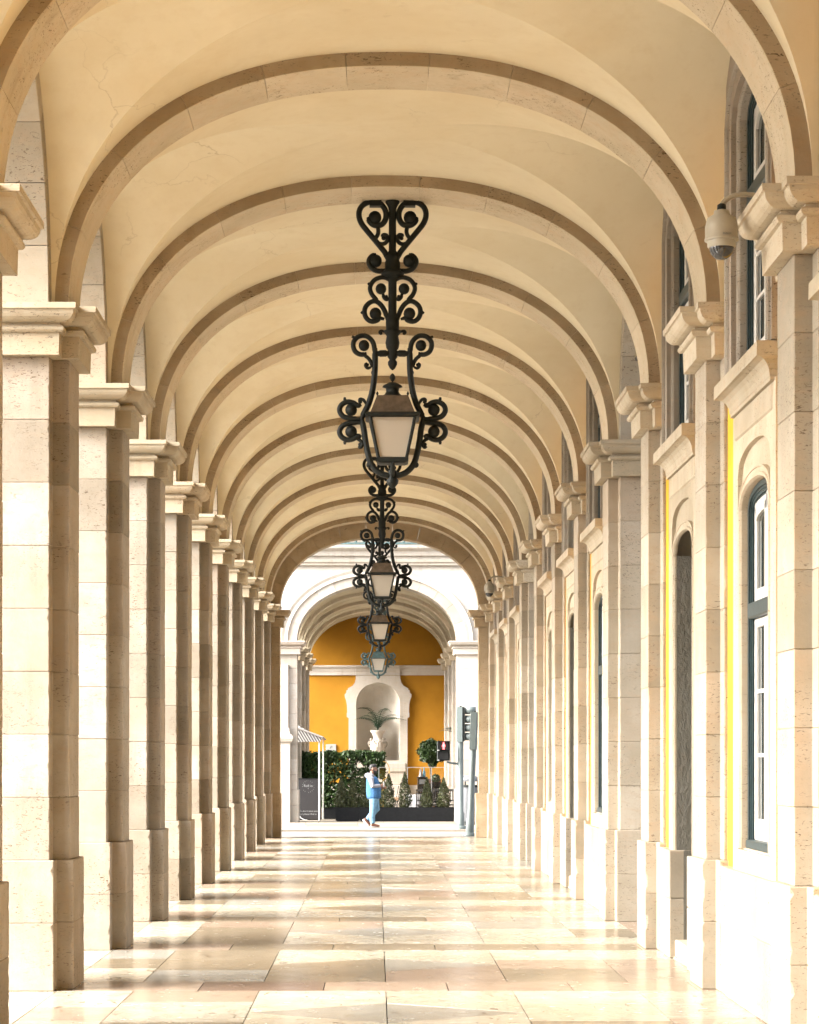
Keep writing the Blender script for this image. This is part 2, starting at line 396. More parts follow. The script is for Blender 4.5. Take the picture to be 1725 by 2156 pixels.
def course_mesh(name, poly, h, mat, seed, wear=0.012, levels=11, g=0.007):
    r = random.Random(seed); n = len(poly)
    rings = [[(x, y, 0) for x, y in corners(offset_poly(poly, -g), 0.006)]]
    zs = [0.006] + [h * (i + 1 + r.uniform(-.3, .3)) / (levels + 1) for i in range(levels)] + [h - 0.006]
    for z in zs:
        j = [(r.uniform(.6, 2.2) * wear if r.random() < .16 else abs(r.gauss(0, .0012))) for _ in range(n)]
        sh = offset_poly(poly, 0)
        rings.append([(x, y, z) for x, y in corners(sh, 0.006, j)])
    rings.append([(x, y, h) for x, y in corners(offset_poly(poly, -g), 0.006)])
    return fixn(MB().loft(rings).mesh(name, mat))
CAP_PROF = [(0.0, 0.0), (0.085, 0.002), (0.09, 0.175), (0.115, 0.18), (0.128, 0.195), (0.13, 0.215), (0.118, 0.228), (0.10, 0.232), (0.10, 0.25), (0.128, 0.252)] + \
           [(0.128 + 0.092 * math.sin(a * math.pi / 2), 0.252 + 0.085 * (1 - math.cos(a * math.pi / 2))) for a in (.2, .4, .6, .8, 1.0)] + \
           [(0.222, 0.342), (0.238, 0.345), (0.24, 0.39), (0.0, 0.392)]
def cap_mesh(name, poly, mat, clip=None):
    rings = [[(x, y, z) for x, y in offset_poly(poly, o)] for o, z in CAP_PROF]
    if clip: rings = [[(max(x, clip[0]), y, z) if clip[1] < 0 else (min(x, clip[0]), y, z) for x, y, z in r] for r in rings]
    return fixn(MB().loft(rings).mesh(name, mat))
def tee(xo, xm, xi, hm, hs):
    """plan: main block from xo to xm (half width hm) with a strip out to xi (half width hs), CCW"""
    if xi > xm:
        return [(xo, -hm), (xm, -hm), (xm, -hs), (xi, -hs), (xi, hs), (xm, hs), (xm, hm), (xo, hm)]
    return [(xi, -hs), (xm, -hs), (xm, -hm), (xo, -hm), (xo, hm), (xm, hm), (xm, hs), (xi, hs)]
def make_pier_kit(tagname, shaft, plinth, m_sh, m_pl, m_cap, zp=1.04, zcap=5.06, ncourse=8, zbot=0.0, wear=(0.006, 0.014)):
    hp = (zp - zbot)
    kit = {'pl': [], 'sh': [], 'hp': hp, 'zp': zp, 'zbot': zbot, 'hc': (zcap - zp) / ncourse, 'n': ncourse, 'zcap': zcap}
    for s in range(4):
        kit['pl'].append([course_mesh('plinth_stone', plinth, hp * .52, m_pl, s * 7 + 1, wear[1]), course_mesh('plinth_stone', plinth, hp * .48, m_pl, s * 7 + 2, wear[1])])
    for s in range(6):
        kit['sh'].append(course_mesh('stone_block', shaft, kit['hc'], m_sh, 50 + s, wear[0]))
    kit['cap'] = cap_mesh('capital', shaft, m_cap)
    return kit
def build_pier(kit, root, seed):
    r = random.Random(seed); a = kit['pl'][seed % 4]
    link_mesh('plinth_stone', a[0], root, (0, 0, kit['zbot'])); link_mesh('plinth_stone', a[1], root, (0, 0, kit['zbot'] + kit['hp'] * .52))
    for i in range(kit['n']):
        link_mesh('stone_block', r.choice(kit['sh']), root, (r.uniform(-.002, .002), r.uniform(-.002, .002), kit['zp'] + i * kit['hc']))
    link_mesh('capital', kit['cap'], root, (0, 0, kit['zcap'] - .001))

L_SHAFT = tee(-4.11, -2.604, XL, .49, .305); L_PLINTH = tee(-4.15, -2.565, -2.43, .527, .342)
R_SHAFT = tee(3.9, 2.775, XR, .50, .312); R_PLINTH = tee(3.9, 2.735, 2.62, .54, .349)
KIT_L = make_pier_kit('left', L_SHAFT, L_PLINTH, STONE, STONE_WORN, STONE_FINE)
KIT_R = make_pier_kit('right', R_SHAFT, R_PLINTH, STONE_PALE, STONE_PALE, STONE_FINE)

# ---- floor
floor = MB().box(-4.2, 3.9, -12, 56.45, -0.35, -0.012).build('floor', MORTAR); tag(floor, kind='structure')
def slab_mesh(poly, mat):
    e = 0.0038
    cx = sum(p[0] for p in poly) / len(poly); cy = sum(p[1] for p in poly) / len(poly)
    P2 = [(x - math.copysign(e, x - cx), y - math.copysign(e, y - cy)) for x, y in poly]
    return MB().loft([[(x, y, -.02) for x, y in P2], [(x, y, -.002) for x, y in P2], [(x + (cx - x) * .0012, y + (cy - y) * .0012, 0) for x, y in P2]]).mesh('paving_slab', mat)
XCOL = 0.08
def slab(poly, mat, y0, dz):
    me = fixn(slab_mesh(poly, mat)); link_mesh('paving_slab', me, floor, (0, y0, dz))
rf = random.Random(3)
def pick(ws):
    return rf.choices([M_CREAM, M_PINK, M_GREY, M_TAN], ws)[0]
for k in range(0, 12):
    y0 = P(k) - 0.13; h1 = 0.76; h2 = BAY if k < 11 else 1.42
    dz = lambda: rf.uniform(-.0008, .0008)
    sh = 0.0
    xs = [-4.2, -2.42, -1.42, -.42, .58, 1.58, 2.58, 3.85]
    for i in range(len(xs) - 1):
        mt = pick((0, 4, 1, 6))
        if k == 2: mt = M_RED if i == 2 else M_PINK
        slab([(xs[i], 0), (xs[i + 1], 0), (xs[i + 1], h1), (xs[i], h1)], mt, y0, dz())
    if k == 11:
        ym = h1
        for i in range(len(xs) - 1):
            slab([(xs[i], h1), (xs[i + 1], h1), (xs[i + 1], 1.155), (xs[i], 1.155)], pick((5, 1, 1, 2)), y0, dz())
        continue
    ym = (h1 + h2) / 2
    cols = [-4.2, -2.54, -1.93, -.93, XCOL, 1.09, 2.09, 2.75, 3.85]
    for i in (0, 1, 2, 5, 6, 7):
        qs = sorted([h1, h2] + ([ym + rf.uniform(-.25, .25)] if i in (0, 7) else [h1 + (h2 - h1) * (.33 + rf.uniform(-.06, .06)), h1 + (h2 - h1) * (.68 + rf.uniform(-.06, .06))]))
        for q0, q1 in zip(qs, qs[1:]): slab([(cols[i], q0), (cols[i + 1], q0), (cols[i + 1], q1), (cols[i], q1)], pick((6, 2, 1, 2)), y0, dz())
    d = 0.67
    mg = rf.choice((M_GREY, M_GREY, M_TAN)); mg2 = M_GREY
    xa, xb, xm = cols[3], cols[5], XCOL
    slab([(xa, ym), (xm, ym - d), (xm, ym + d)], mg, y0, dz()); slab([(xb, ym), (xm, ym + d), (xm, ym - d)], mg2, y0, dz())
    mA, mB = pick((7, 1, 0, 2)), pick((7, 2, 0, 2))
    slab([(xa, h1), (xm, h1), (xm, ym - d), (xa, ym)], mA, y0, dz()); slab([(xm, h1), (xb, h1), (xb, ym), (xm, ym - d)], mB, y0, dz())
    slab([(xa, ym), (xm, ym + d), (xm, h2), (xa, h2)], pick((7, 1, 0, 2)), y0, dz()); slab([(xm, ym + d), (xb, ym), (xb, h2), (xm, h2)], pick((7, 1, 0, 2)), y0, dz())
MB().box(-4.2, 3.85, -12, P(0) - .135, -.02, 0.0).build('floor_slab', M_CREAM, floor)

# ---- piers
GL, GR = 'stone piers along the open left side', 'stone pilasters along the right wall'
for k in range(1, 12):
    lab = {1: 'nearest stone pier on the left, cut off by the frame edge', 11: 'farthest stone pier on the left, at the dark end arch'}.get(k, ORD[k] + ' stone pier from the viewer in the left row, on a stepped plinth')
    o = thing('stone_pier', lab, 'pier', (0, YC(k), 0), GL); build_pier(KIT_L, o, k * 3 + 1)
    extra = {1: 'nearest stone pilaster on the right, beside the tall green window', 2: 'second stone pilaster on the right, between green window and grey doorway',
             3: 'third stone pilaster on the right, just past the grey doorway', 4: 'fourth stone pilaster on the right, at the far jamb of the first passage',
             11: 'farthest stone pilaster on the right, at the dark end arch'}.get(k, ORD[k] + ' stone pilaster from the viewer along the right wall')
    o = thing('stone_pilaster', extra, 'pilaster', (0, YC(k), 0), GR); build_pier(KIT_R, o, k * 5 + 2)

# ---- transverse arches
def sup(a, b, n, u):
    c, s = math.cos(u), math.sin(u)
    return (a * math.copysign(abs(c) ** (2 / n), c), b * abs(s) ** (2 / n))
def arc_pts(a, b, n, cnt):
    us = np.linspace(0, math.pi, 1201); pts = np.array([sup(a, b, n, u) for u in us])
    d = np.r_[0, np.cumsum(np.hypot(*np.diff(pts, axis=0).T))]
    s = np.linspace(0, d[-1], cnt)
    return np.c_[np.interp(s, d, pts[:, 0]), np.interp(s, d, pts[:, 1])]
def voussoirs(a, b, n, thick, half, count, mat, name='voussoir', gap=0.003, sub=5, axis='x', bev=0.006, side_mat=None):
    """list of meshes for arch in the plane (axis,z), centred; half = half depth along other axis"""
    pts = arc_pts(a, b, n, count * sub + 1); out = []
    tg = np.gradient(pts, axis=0); tg /= np.hypot(tg[:, 0], tg[:, 1])[:, None]; nm = np.c_[tg[:, 1], -tg[:, 0]]
    if nm[len(nm) // 2][1] < 0: nm = -nm
    nm[0] = (1, 0) if pts[0][0] > 0 else (-1, 0); nm[-1] = -nm[0]
    for i in range(count):
        idx = range(i * sub, (i + 1) * sub + 1); rings = []
        for q, j in enumerate(idx):
            p, o = pts[j].copy(), nm[j]
            tt = tg[j] * (gap if q == 0 else (-gap if q == sub else 0))
            p = p + tt; e = pts[j] + tt + o * thick; p1 = p + o * bev
            sect = [(p[0], -half + bev, p[1]), (p[0], half - bev, p[1]), (p1[0], half, p1[1]), (e[0], half, e[1]), (e[0], -half, e[1]), (p1[0], -half, p1[1])]
            if axis == 'y': sect = [(c[1], c[0], c[2]) for c in sect]
            rings.append(sect)
        me = fixn(MB().loft(rings).mesh(name, mat))
        if side_mat:                                    # front and back faces: staining, with their shade painted in; smooth dressed soffit
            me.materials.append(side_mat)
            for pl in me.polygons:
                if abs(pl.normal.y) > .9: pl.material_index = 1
        out.append(me)
    return out
RB = 1.97
RING = voussoirs(HA, RB, 2.25, .24, .335, 11, STONE_RIB, gap=.0018, side_mat=STONE_SHADE_STAIN)
for k in range(1, 12):
    lab = {1: 'nearest stone cross arch, seen only at the upper corners', 3: 'third stone cross arch, carrying the nearest hanging lantern',
           8: 'eighth stone cross arch, carrying the second hanging lantern'}.get(k, ORD[k] + ' stone cross arch of the vault counted from the viewer')
    o = thing('transverse_arch', lab, 'arch', (XC, YC(k), ZS), 'stone cross arches under the vault')
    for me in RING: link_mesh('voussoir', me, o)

# ---- groin vaults
def groin_mesh(name, a, b, n, h, xl, xr, mat, cnt=40):
    th = (1 - np.cos(np.linspace(0, math.pi / 2, cnt))) * math.pi / 2
    th = np.linspace(0, math.pi / 2, cnt)
    mb = MB()
    s = np.sin(th); yg = h * np.cos(th); xg = a * np.clip(1 - s ** n, 0, 1) ** (1 / n); z = b * s
    for sx in (1, -1):
        for sy in (1, -1):
            va = []; fa = []
            for i in range(cnt):
                va += [(sx * xg[i], sy * yg[i], z[i]), (sx * xg[i], sy * h, z[i])]
            fa = [(2 * i, 2 * i + 1, 2 * i + 3, 2 * i + 2) for i in range(cnt - 1)]
            mb.add(va, fa, True)
            xe = xr if sx > 0 else xl
            va = []
            for i in range(cnt):
                va += [(sx * xg[i], sy * yg[i], z[i]), (xe, sy * yg[i], z[i])]
            mb.add(va, fa, True)
    me = mb.mesh(name, mat)
    bm = bmesh.new(); bm.from_mesh(me); bmesh.ops.remove_doubles(bm, verts=bm.verts, dist=1e-5)
    for e in bm.edges:
        if len(e.link_faces) == 2 and e.calc_face_angle(0) > R(14): e.smooth = False
    bmesh.ops.recalc_face_normals(bm, faces=bm.faces); bm.to_mesh(me); bm.free()
    return me
VH = BAY / 2 - .335
VB = RB + .115
VAULT_ME = groin_mesh('vault_shell', HA + .115, VB, 2.25, VH, -2.64 - XC, 2.815 - XC, VAULT)
for k in range(0, 11):
    lab = {0: 'vault bay overhead nearest the viewer, only its edges in frame', 1: 'vault bay filling the top of the view, before the second arch'}.get(k, 'plastered groin vault just behind the ' + ORD[k] + ' cross arch')
    o = link_mesh('groin_vault', VAULT_ME, None, (XC, (YC(k) + YC(k + 1)) / 2, ZS)); tag(o, lab, 'vault', 'groin vault bays of the ceiling')

# ---- side arches (open left side, and the two passages on the right)
SA_A, SA_B = 1.52, 1.88
SIDE_V = voussoirs(SA_A, SA_B, 2.0, .36, .748, 11, STONE_PALE, axis='y')
SIDE_R = voussoirs(SA_A, SA_B, 2.0, .36, .548, 11, STONE_PALE, axis='y')
def spandrel_mesh(x0, x1, mat, ztop=2.6):
    o = arc_pts(SA_A + .36, SA_B + .36, 2.0, 41); mb = MB(); hb = BAY / 2
    base = [(hb, 0.0)] + [(p[0], p[1]) for p in o] + [(-hb, 0.0)]
    tops = [(hb, ztop)] + [(p[0], ztop) for p in o] + [(-hb, ztop)]
    base = [(min(max(y, -hb), hb), z) for y, z in base]; tops = [(min(max(y, -hb), hb), z) for y, z in tops]
    n = len(base); v = [(x, y, z) for x in (x0, x1) for y, z in base] + [(x, y, z) for x in (x0, x1) for y, z in tops]
    f = []
    for i in range(n - 1):
        f += [(i, i + 1, 2 * n + i + 1, 2 * n + i), (n + i + 1, n + i, 3 * n + i, 3 * n + i + 1), (i + 1, i, n + i, n + i + 1)]
    return mb.add(v, f).mesh('spandrel', mat)
SP_L = spandrel_mesh(-4.10, -2.615, STONE); SP_R = spandrel_mesh(2.79, 3.89, STONE)
for k in range(0, 11):
    yb = (YC(k) + YC(k + 1)) / 2
    o = thing('side_arch', 'stone side arch opening to the square just behind the ' + (ORD[k] + ' left pier' if k else 'viewer, outside the left frame edge'), 'arch', (0, yb, ZS), 'stone side arches along the open left side')
    for me in SIDE_V: link_mesh('voussoir', me, o, (-3.355, 0, 0))
    link_mesh('spandrel', SP_L, o)
for k in (3, 7):
    yb = (YC(k) + YC(k + 1)) / 2
    o = thing('passage_arch', 'stone arch of the %s open passage through the right wall' % ('nearer' if k == 3 else 'farther'), 'arch', (0, yb, ZS), 'passage arches in the right wall')
    for me in SIDE_R: link_mesh('voussoir', me, o, (3.325, 0, 0))
    link_mesh('spandrel', SP_R, o)
    # passage behind: floor only, walls left out to let sky light in
    pw = thing('side_passage', 'paved opening under the %s arch of the right wall' % ('nearer' if k == 3 else 'farther'), 'passage', (0, yb, 0), 'passages through the right building')
    MB().box(3.92, 4.6, -1.5, 1.5, -.3, -.03, .01).build('doorstep', STONE_PALE, pw)
    MB().box(3.86, 3.91, -1.5, 1.5, -.1, -.003).build('passage_floor', M_CREAM, pw)

# ---- right wall with windows and doors
wall = thing('arcade_wall', 'right-hand ochre wall with stone framed windows and doors', 'wall', (0, 0, 0))
def panel(mb, X, Xb, ya, yb, z0, z1, holes):
    """wall sheet facing -X at X (thickness to Xb), ya<yb, holes: (yc, half, zb, zs, rise) stacked upward with a common centre"""
    def q(y0, y1, za, zb):
        if zb - za > 1e-5 and y1 - y0 > 1e-5: mb.add([(X, y0, za), (X, y1, za), (X, y1, zb), (X, y0, zb)], [(0, 3, 2, 1)])
    cur = z0
    for yc, hw, zb, zs, rise in holes:
        q(ya, yb, cur, zb); 
        top = zs + rise + .02
        q(ya, yc - hw, zb, top); q(yc + hw, yb, zb, top)
        m = 24; arc = []
        for i in range(m + 1):
            y = -hw + 2 * hw * i / m
            z = zs + rise * (max(0, 1 - abs(y / hw) ** 2.2)) ** (1 / 2.2) if rise else zs
            arc.append((yc + y, z))
        for i in range(m):
            (y0, a0), (y1, a1) = arc[i], arc[i + 1]
            mb.add([(X, y0, a0), (X, y1, a1), (X, y1, top), (X, y0, top)], [(0, 3, 2, 1)])
            mb.add([(X, y0, a0), (X, y1, a1), (Xb, y1, a1), (Xb, y0, a0)], [(0, 1, 2, 3)], True)
        if zb > z0 or zb > 0.0: mb.add([(X, yc - hw, zb), (X, yc + hw, zb), (Xb, yc + hw, zb), (Xb, yc - hw, zb)], [(0, 3, 2, 1)])
        for sg in (-1, 1):
            y = yc + sg * hw
            mb.add([(X, y, zb), (Xb, y, zb), (Xb, y, zs), (X, y, zs)], [(0, 1, 2, 3)])
        cur = top
    q(ya, yb, cur, z1)
    for y in (ya, yb): mb.add([(X, y, z0), (Xb, y, z0), (Xb, y, z1), (X, y, z1)], [(0, 1, 2, 3)])
    mb.add([(X, ya, z1), (X, yb, z1), (Xb, yb, z1), (Xb, ya, z1)], [(0, 1, 2, 3)])
    return mb
def band_arch(mb, X, Xb, yc, h_in, h_out, zb, zs, rise, dz):
    """raised moulding following an arched opening (two legs and head), facing -X"""
    m = 20
    def line(hw, ex):
        pts = [(yc - hw, zb)]
        for i in range(m + 1):
            y = -hw + 2 * hw * i / m
            pts.append((yc + y, zs + (rise + ex) * max(0, 1 - abs(y / hw) ** 2.2) ** (1 / 2.2)))
        return pts + [(yc + hw, zb)]
    a, b_ = line(h_in, 0), line(h_out, dz)
    w_ = [(0.0, X + .02), (.12, X), (.4, X), (.45, X + .012), (.8, X + .012), (.85, X + .004), (1.0, X + .004), (1.0, Xb)]
    rings = [[(xx, p[0] * (1 - t_) + q[0] * t_, p[1] * (1 - t_) + q[1] * t_) for p, q in zip(a, b_)] for t_, xx in [(0.0, Xb)] + w_]
    mb.loft(rings, cap=False, closed=False)
def ledge(mb, prof, ya, yb, X, zt):
    """moulded ledge running along Y with mitred ends; prof (projection, z below top)"""
    rings = [[(X, ya - pr, zt - dz), (X - pr, ya - pr, zt - dz), (X - pr, yb + pr, zt - dz), (X, yb + pr, zt - dz)] for pr, dz in prof]
    mb.loft(rings)
LEDGE_PROF = [(0.02, 0.0), (0.16, 0.003), (0.162, 0.105), (0.14, 0.107)] + [(0.14 - 0.085 * math.sin(a * math.pi / 2) , 0.107 + 0.10 * (1 - math.cos(a * math.pi / 2)) + .02 * a) for a in (.25, .5, .75, 1.0)] + [(0.05, 0.235), (0.05, 0.26), (0.0, 0.262)]
def make_window(yc, hw, zb, zs, rise, X, parent, name='window'):
    """green box frame, white casements, panes, transom; returns nothing (children of the wall)"""
    mb = MB(); X1 = X + .10
    for i, (a, b_, x) in enumerate(((0, .05, X), (.05, .07, X + .014), (.07, .10, X + .022), (.10, .125, X + .036))):
        m = 20
        def line(h, zz0, r):
            pts = [(yc - h, zz0)]
            for j in range(m + 1):
                y = -h + 2 * h * j / m
                pts.append((yc + y, zs + r * max(0, 1 - abs(y / h) ** 2.2) ** (1 / 2.2)))
            return pts + [(yc + h, zz0)]
        A = line(hw - a, zb, rise - a * .8); B = line(hw - b_, zb, rise - b_ * .8)
        mb.loft([[(x + .05, *p) for p in A], [(x, *p) for p in A], [(x, *p) for p in B], [(x + .05, *p) for p in B]], cap=False, closed=False)
    zt_ = zb + (zs - zb) * .70
    mb.box(X - .01, X + .12, yc - hw + .05, yc + hw - .05, zt_ - .06, zt_ + .06, .012)      # transom
    mb.box(X - .015, X + .13, yc - hw, yc + hw, zb, zb + .07, .01)
    fr = mb.build(name, GREENWOOD, parent)
    s = MB(); hi = hw - .12; x0, x1 = X + .034, X + .074
    def stile(ya, yb_, za, zc): s.box(x0, x1, ya, yb_, za, zc, .008)
    for sg in (-1, 1):
        ya, yb_ = (yc + sg * hi, yc + sg * .004) if sg < 0 else (yc + .004, yc + hi)
        zl0, zl1 = zb + .07, zt_ - .06
        stile(ya, ya + .085, zl0, zl1); stile(yb_ - .07, yb_, zl0, zl1)
        stile(ya + .085, yb_ - .07, zl0, zl0 + .16); stile(ya + .085, yb_ - .07, zl1 - .07, zl1)
        for q in (1, 2):
            z = zl0 + .16 + (zl1 - zl0 - .23) * q / 3; s.box(x0 + .008, x1 - .008, ya + .085, yb_ - .07, z - .014, z + .014)
        zu1 = zs + rise * .55
        stile(ya, ya + .075, zt_ + .06, zs + .02); stile(yb_ - .06, yb_, zt_ + .06, zu1 + .08); stile(ya + .075, yb_ - .06, zt_ + .06, zt_ + .16)
    m = 20; A = []; B = []
    for j in range(m + 1):
        y = -hi + 2 * hi * j / m
        q = max(0, 1 - abs(y / hi) ** 2.2) ** (1 / 2.2)
        A.append((yc + y, zs + (rise - .1) * q)); B.append((yc + y * .86, zs - .10 + (rise - .1) * q))
    s.loft([[(x1, *p) for p in A], [(x0, *p) for p in A], [(x0, *p) for p in B], [(x1, *p) for p in B]], cap=False, closed=False)
    s.build('casement', WHITEPAINT, fr)
    MB().add([(X + .056, yc - hi, zb + .1), (X + .056, yc + hi, zb + .1), (X + .056, yc + hi, zs), (X + .056, yc - hi, zs)], [(0, 3, 2, 1)]).add(
        [(X + .056, *p) for p in A], [tuple(range(len(A)))]).build('pane', PANE, fr)
XW = 2.806
def wall_bay(k, kind):
    ya, yb = YC(k) + .5, YC(k + 1) - .5; yc = (ya + yb) / 2
    up = (yc, .78, 4.70, 6.75, .22)
    if kind == 'W':
        lo = (yc, .86, 1.15, 4.25, .1)
    else:
        lo = (yc, .86, 0.02, 4.25, .1)
    b_ = MB(); panel(b_, XW, 3.2, ya, yb, 0, 7.7, [lo, up]); b_.build('plaster_panel', YELLOW, wall)
    # stone plinth at the foot of the wall
    for y0, y1 in ((ya, yc - 1.05), (yc + 1.05, yb)):
        MB().box(2.742, 3.0, y0 + .03, y1 - .03, 0.0, 1.0, .006).build('plinth_stone', STONE_PALE, wall)
    XS = 2.768
    s = MB()
    if kind == 'W': 
        panel(s, XS, 3.1, yc - .98, yc + .98, 1.0, 4.5, [(yc, .745, 1.16, 4.0, .19)])
        s.build('window_surround', STONE_FINE, wall)
        for i, (y0, y1) in enumerate(((yc - 1.13, yc - .38), (yc - .38, yc + .38), (yc + .38, yc + 1.13))):
            MB().box(2.728, 3.05, y0 + .002, y1 - .002, 0.0, .56 if i != 1 else .56, .006).build('plinth_stone', STONE_PALE, wall)
            MB().box(2.728, 3.05, y0 + .002, y1 - .002, .562, 1.0, .006).build('plinth_stone', STONE_PALE, wall)
        rec = MB(); panel(rec, XS + .036, 3.1, yc - .80, yc + .80, 1.05, 4.4, [(yc, .69, 1.172, 3.77, .16)]); rec.build('reveal_panel', STONE_FINE, wall)
        ar = MB(); band_arch(ar, XS - .004, 2.9, yc, .66, .74, 1.17, 3.74, .16, .09); ar.build('architrave', STONE_FINE, wall)
        make_window(yc, .655, 1.168, 3.738, .158, 2.828, wall)
    else:
        panel(s, XS, 3.6, yc - .98, yc + .98, 0.0, 4.5, [(yc, .745, 0.02, 4.0, .19)])
        s.build('door_surround', STONE_FINE, wall)
        rec = MB(); panel(rec, XS + .036, 2.815, yc - .80, yc + .80, 0.02, 4.4, [(yc, .69, .03, 3.77, .16)]); rec.build('reveal_panel', STONE_FINE, wall)
        ar = MB(); band_arch(ar, XS - .004, 2.80, yc, .66, .74, 1.0, 3.74, .16, .09); ar.build('architrave', STONE_FINE, wall)
        for y0, y1 in ((yc - 1.13, yc - .62), (yc + .62, yc + 1.13)):
            MB().box(2.728, 3.4, y0, y1, 0.0, .55, .008).build('plinth_stone', STONE_PALE, wall); MB().box(2.728, 3.4, y0, y1, .553, 1.0, .008).build('plinth_stone', STONE_PALE, wall)
        # deep jambs in rough grey render, step and dark door
        for sg in (-1, 1):
            y0 = yc + sg * .655
            MB().box(2.803, 3.6, min(y0, y0 + sg * .08), max(y0, y0 + sg * .08), 1.0, 3.74).build('jamb', GREYPL, wall)
            y1 = yc + sg * .612
            MB().box(2.86, 3.6, min(y1, y1 + sg * .2), max(y1, y1 + sg * .2), 0.1, .998).build('jamb', GREYPL, wall)
        MB().box(2.78, 3.6, yc - .62, yc + .62, 0.0, .17, .01).build('doorstep', STONE_FINE, wall)
        d = MB().box(3.55, 3.62, yc - .66, yc + .66, .17, 4.1); 
        for sg in (-1, 1):
            for z0, z1 in ((.3, 1.2), (1.35, 2.6), (2.75, 3.5)): d.box(3.52, 3.56, yc + sg * .33 - .22, yc + sg * .33 + .22, z0, z1, .012)
        d.build('door', GREENWOOD, wall)
    lg = MB(); ledge(lg, LEDGE_PROF, yc - .88, yc + .88, XS + .02, 4.74); lg.box(XS - .012, 3.0, yc - .86, yc + .86, 4.28, 4.49, .02)
    lg.build('window_ledge', STONE_FINE, wall)
    us = MB(); panel(us, 2.725, 3.1, yc - 1.06, yc + 1.06, 4.742, 7.5, [(yc, .80, 4.745, 6.72, .24)])
    us.build('window_surround', STONE, wall)
    ua = MB(); band_arch(ua, 2.76, 2.95, yc, .70, .80, 4.745, 6.72, .2, .05); band_arch(ua, 2.70, 2.73, yc, .93, 1.02, 4.745, 6.72, .36, .06); ua.build('architrave', STONE, wall)
    make_window(yc, .695, 4.747, 6.70, .198, 2.828, wall)
    MB().box(3.18, 3.3, ya, yb, 1.1 if kind == 'W' else 4.3, 7.7).build('dark_interior', DARKROOM, wall)
KINDS = {0: 'W', 1: 'W', 2: 'D', 4: 'W', 5: 'D', 6: 'W', 8: 'W', 9: 'D', 10: 'W'}
for k, kd in KINDS.items(): wall_bay(k, kd)
# ---- end arch
EY = 56.12
end = thing('end_arch', 'dark end arch of the arcade framing the bright street', 'arch', (0, EY, 0))  # its backlit darkness is painted into the stone colour
ES = tee(-3.75, -2.5, -2.26, .24, .20); EP = tee(-3.8, -2.47, -2.235, .27, .23)
ES2 = tee(3.9, 2.66, 2.42, .24, .20); EP2 = tee(3.95, 2.63, 2.35, .27, .23)
for sh, pl, zc in ((ES, EP, 4.96), (ES2, EP2, 4.96)):
    build_pier(make_pier_kit('end', sh, pl, STONE_SHADE_STAIN, STONE_SHADE_STAIN, STONE_SHADE_STAIN, zcap=zc), end, 5)
ECX, EHA, EB = (-2.26 + 2.42) / 2, (2.42 + 2.26) / 2, 1.71
for me in voussoirs(EHA, EB, 2.2, .5, .24, 11, STONE_SHADE_STAIN): link_mesh('voussoir', me, end, (ECX, 0, 5.35))
# fill above the end arch (facade slab with arched hole)
o_ = arc_pts(EHA + .46, EB + .46, 2.2, 41); mb = MB()
base = [(4.2, 0.0)] + [tuple(p) for p in o_] + [(-4.2, 0.0)]
n_ = len(base); v = [(x, y, z) for y in (-.20, .2) for x, z in base] + [(x, y, 3.6) for y in (-.20, .2) for x, z in base]
f = []
for i in range(n_ - 1): f += [(i, i + 1, 2 * n_ + i + 1, 2 * n_ + i), (n_ + i, n_ + i + 1, 3 * n_ + i + 1, 3 * n_ + i), (i, i + 1, n_ + i + 1, n_ + i)]
mb.add(v, f).build('facade_wall', STONE_SHADE_STAIN, end, (ECX, 0, 5.35))
# ---- rest of the building above and behind
up = thing('arcade_building', 'storeys above the vault and the arcade behind the viewpoint', 'building', (0, 0, 0))
MB().box(-4.12, 3.95, -12, 56.3, 8.06, 14).build('upper_storey', STONE_WHITE, up)
MB().box(3.25, 9, -12, P(3), -.1, 8.05).build('side_wing', DARKROOM, up) if False else None
cont = thing('arcade_continuation', 'stone arcade bays continuing behind the viewpoint, closed by an added wall', 'arcade', (0, 0, 0))
pm, vm = MB(), MB()
for k in range(-4, 1):
    for poly in (L_SHAFT, R_SHAFT): pm.prism([(x, y + YC(k)) for x, y in poly], 0, ZS)
    v0 = YC(k) - .345
pm.build('pier', STONE, cont)
for k in range(-4, 1):
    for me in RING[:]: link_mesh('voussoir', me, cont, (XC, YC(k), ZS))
for k in range(-4, 0):
    link_mesh('vault_shell', VAULT_ME, cont, (XC, (YC(k) + YC(k + 1)) / 2, ZS)); link_mesh('spandrel', SP_L, cont, (0, (YC(k) + YC(k + 1)) / 2, ZS))
    for me in SIDE_V: link_mesh('voussoir', me, cont, (-3.355, (YC(k) + YC(k + 1)) / 2, ZS))
MB().box(2.81, 3.2, YC(-4), YC(0), 0, 7.7).build('plaster_wall', YELLOW, cont)
MB().box(-4.1, 3.2, -8.4, -8.1, 0, 8).build('end_wall', YELLOW, cont)  # unseen wall, added to keep sky light off the camera-facing stone
# ------------------------------------------------------------------ street and ground
g = MB().add([(-900, -900, -.36), (900, -900, -.36), (900, 900, -.36), (-900, 900, -.36)], [(0, 1, 2, 3)]).build('ground', PAVE); tag(g, kind='structure')
g = MB().add([(-120, -60, -.06), (-4.2, -60, -.06), (-4.2, 62.0, -.06), (-120, 62.0, -.06)], [(0, 1, 2, 3)]).build('square_paving', PAVE); tag(g, kind='structure')
g = MB().add([(-4.19, 56.45, -.05), (60, 56.45, -.05), (60, 62.02, -.05), (-4.19, 62.02, -.05)], [(0, 1, 2, 3)]).build('road', SETTS); tag(g, kind='structure')
side = MB().box(-120, 60, 62.2, 120, -.3, -.013).build('pavement', MORTAR); tag(side, kind='structure')
for i in range(-8, 9): MB().box(i * 1.2 + .003, i * 1.2 + 1.197, 62.0, 62.2, -.3, 0.0, .008).build('kerb_stone', PAVE, side)
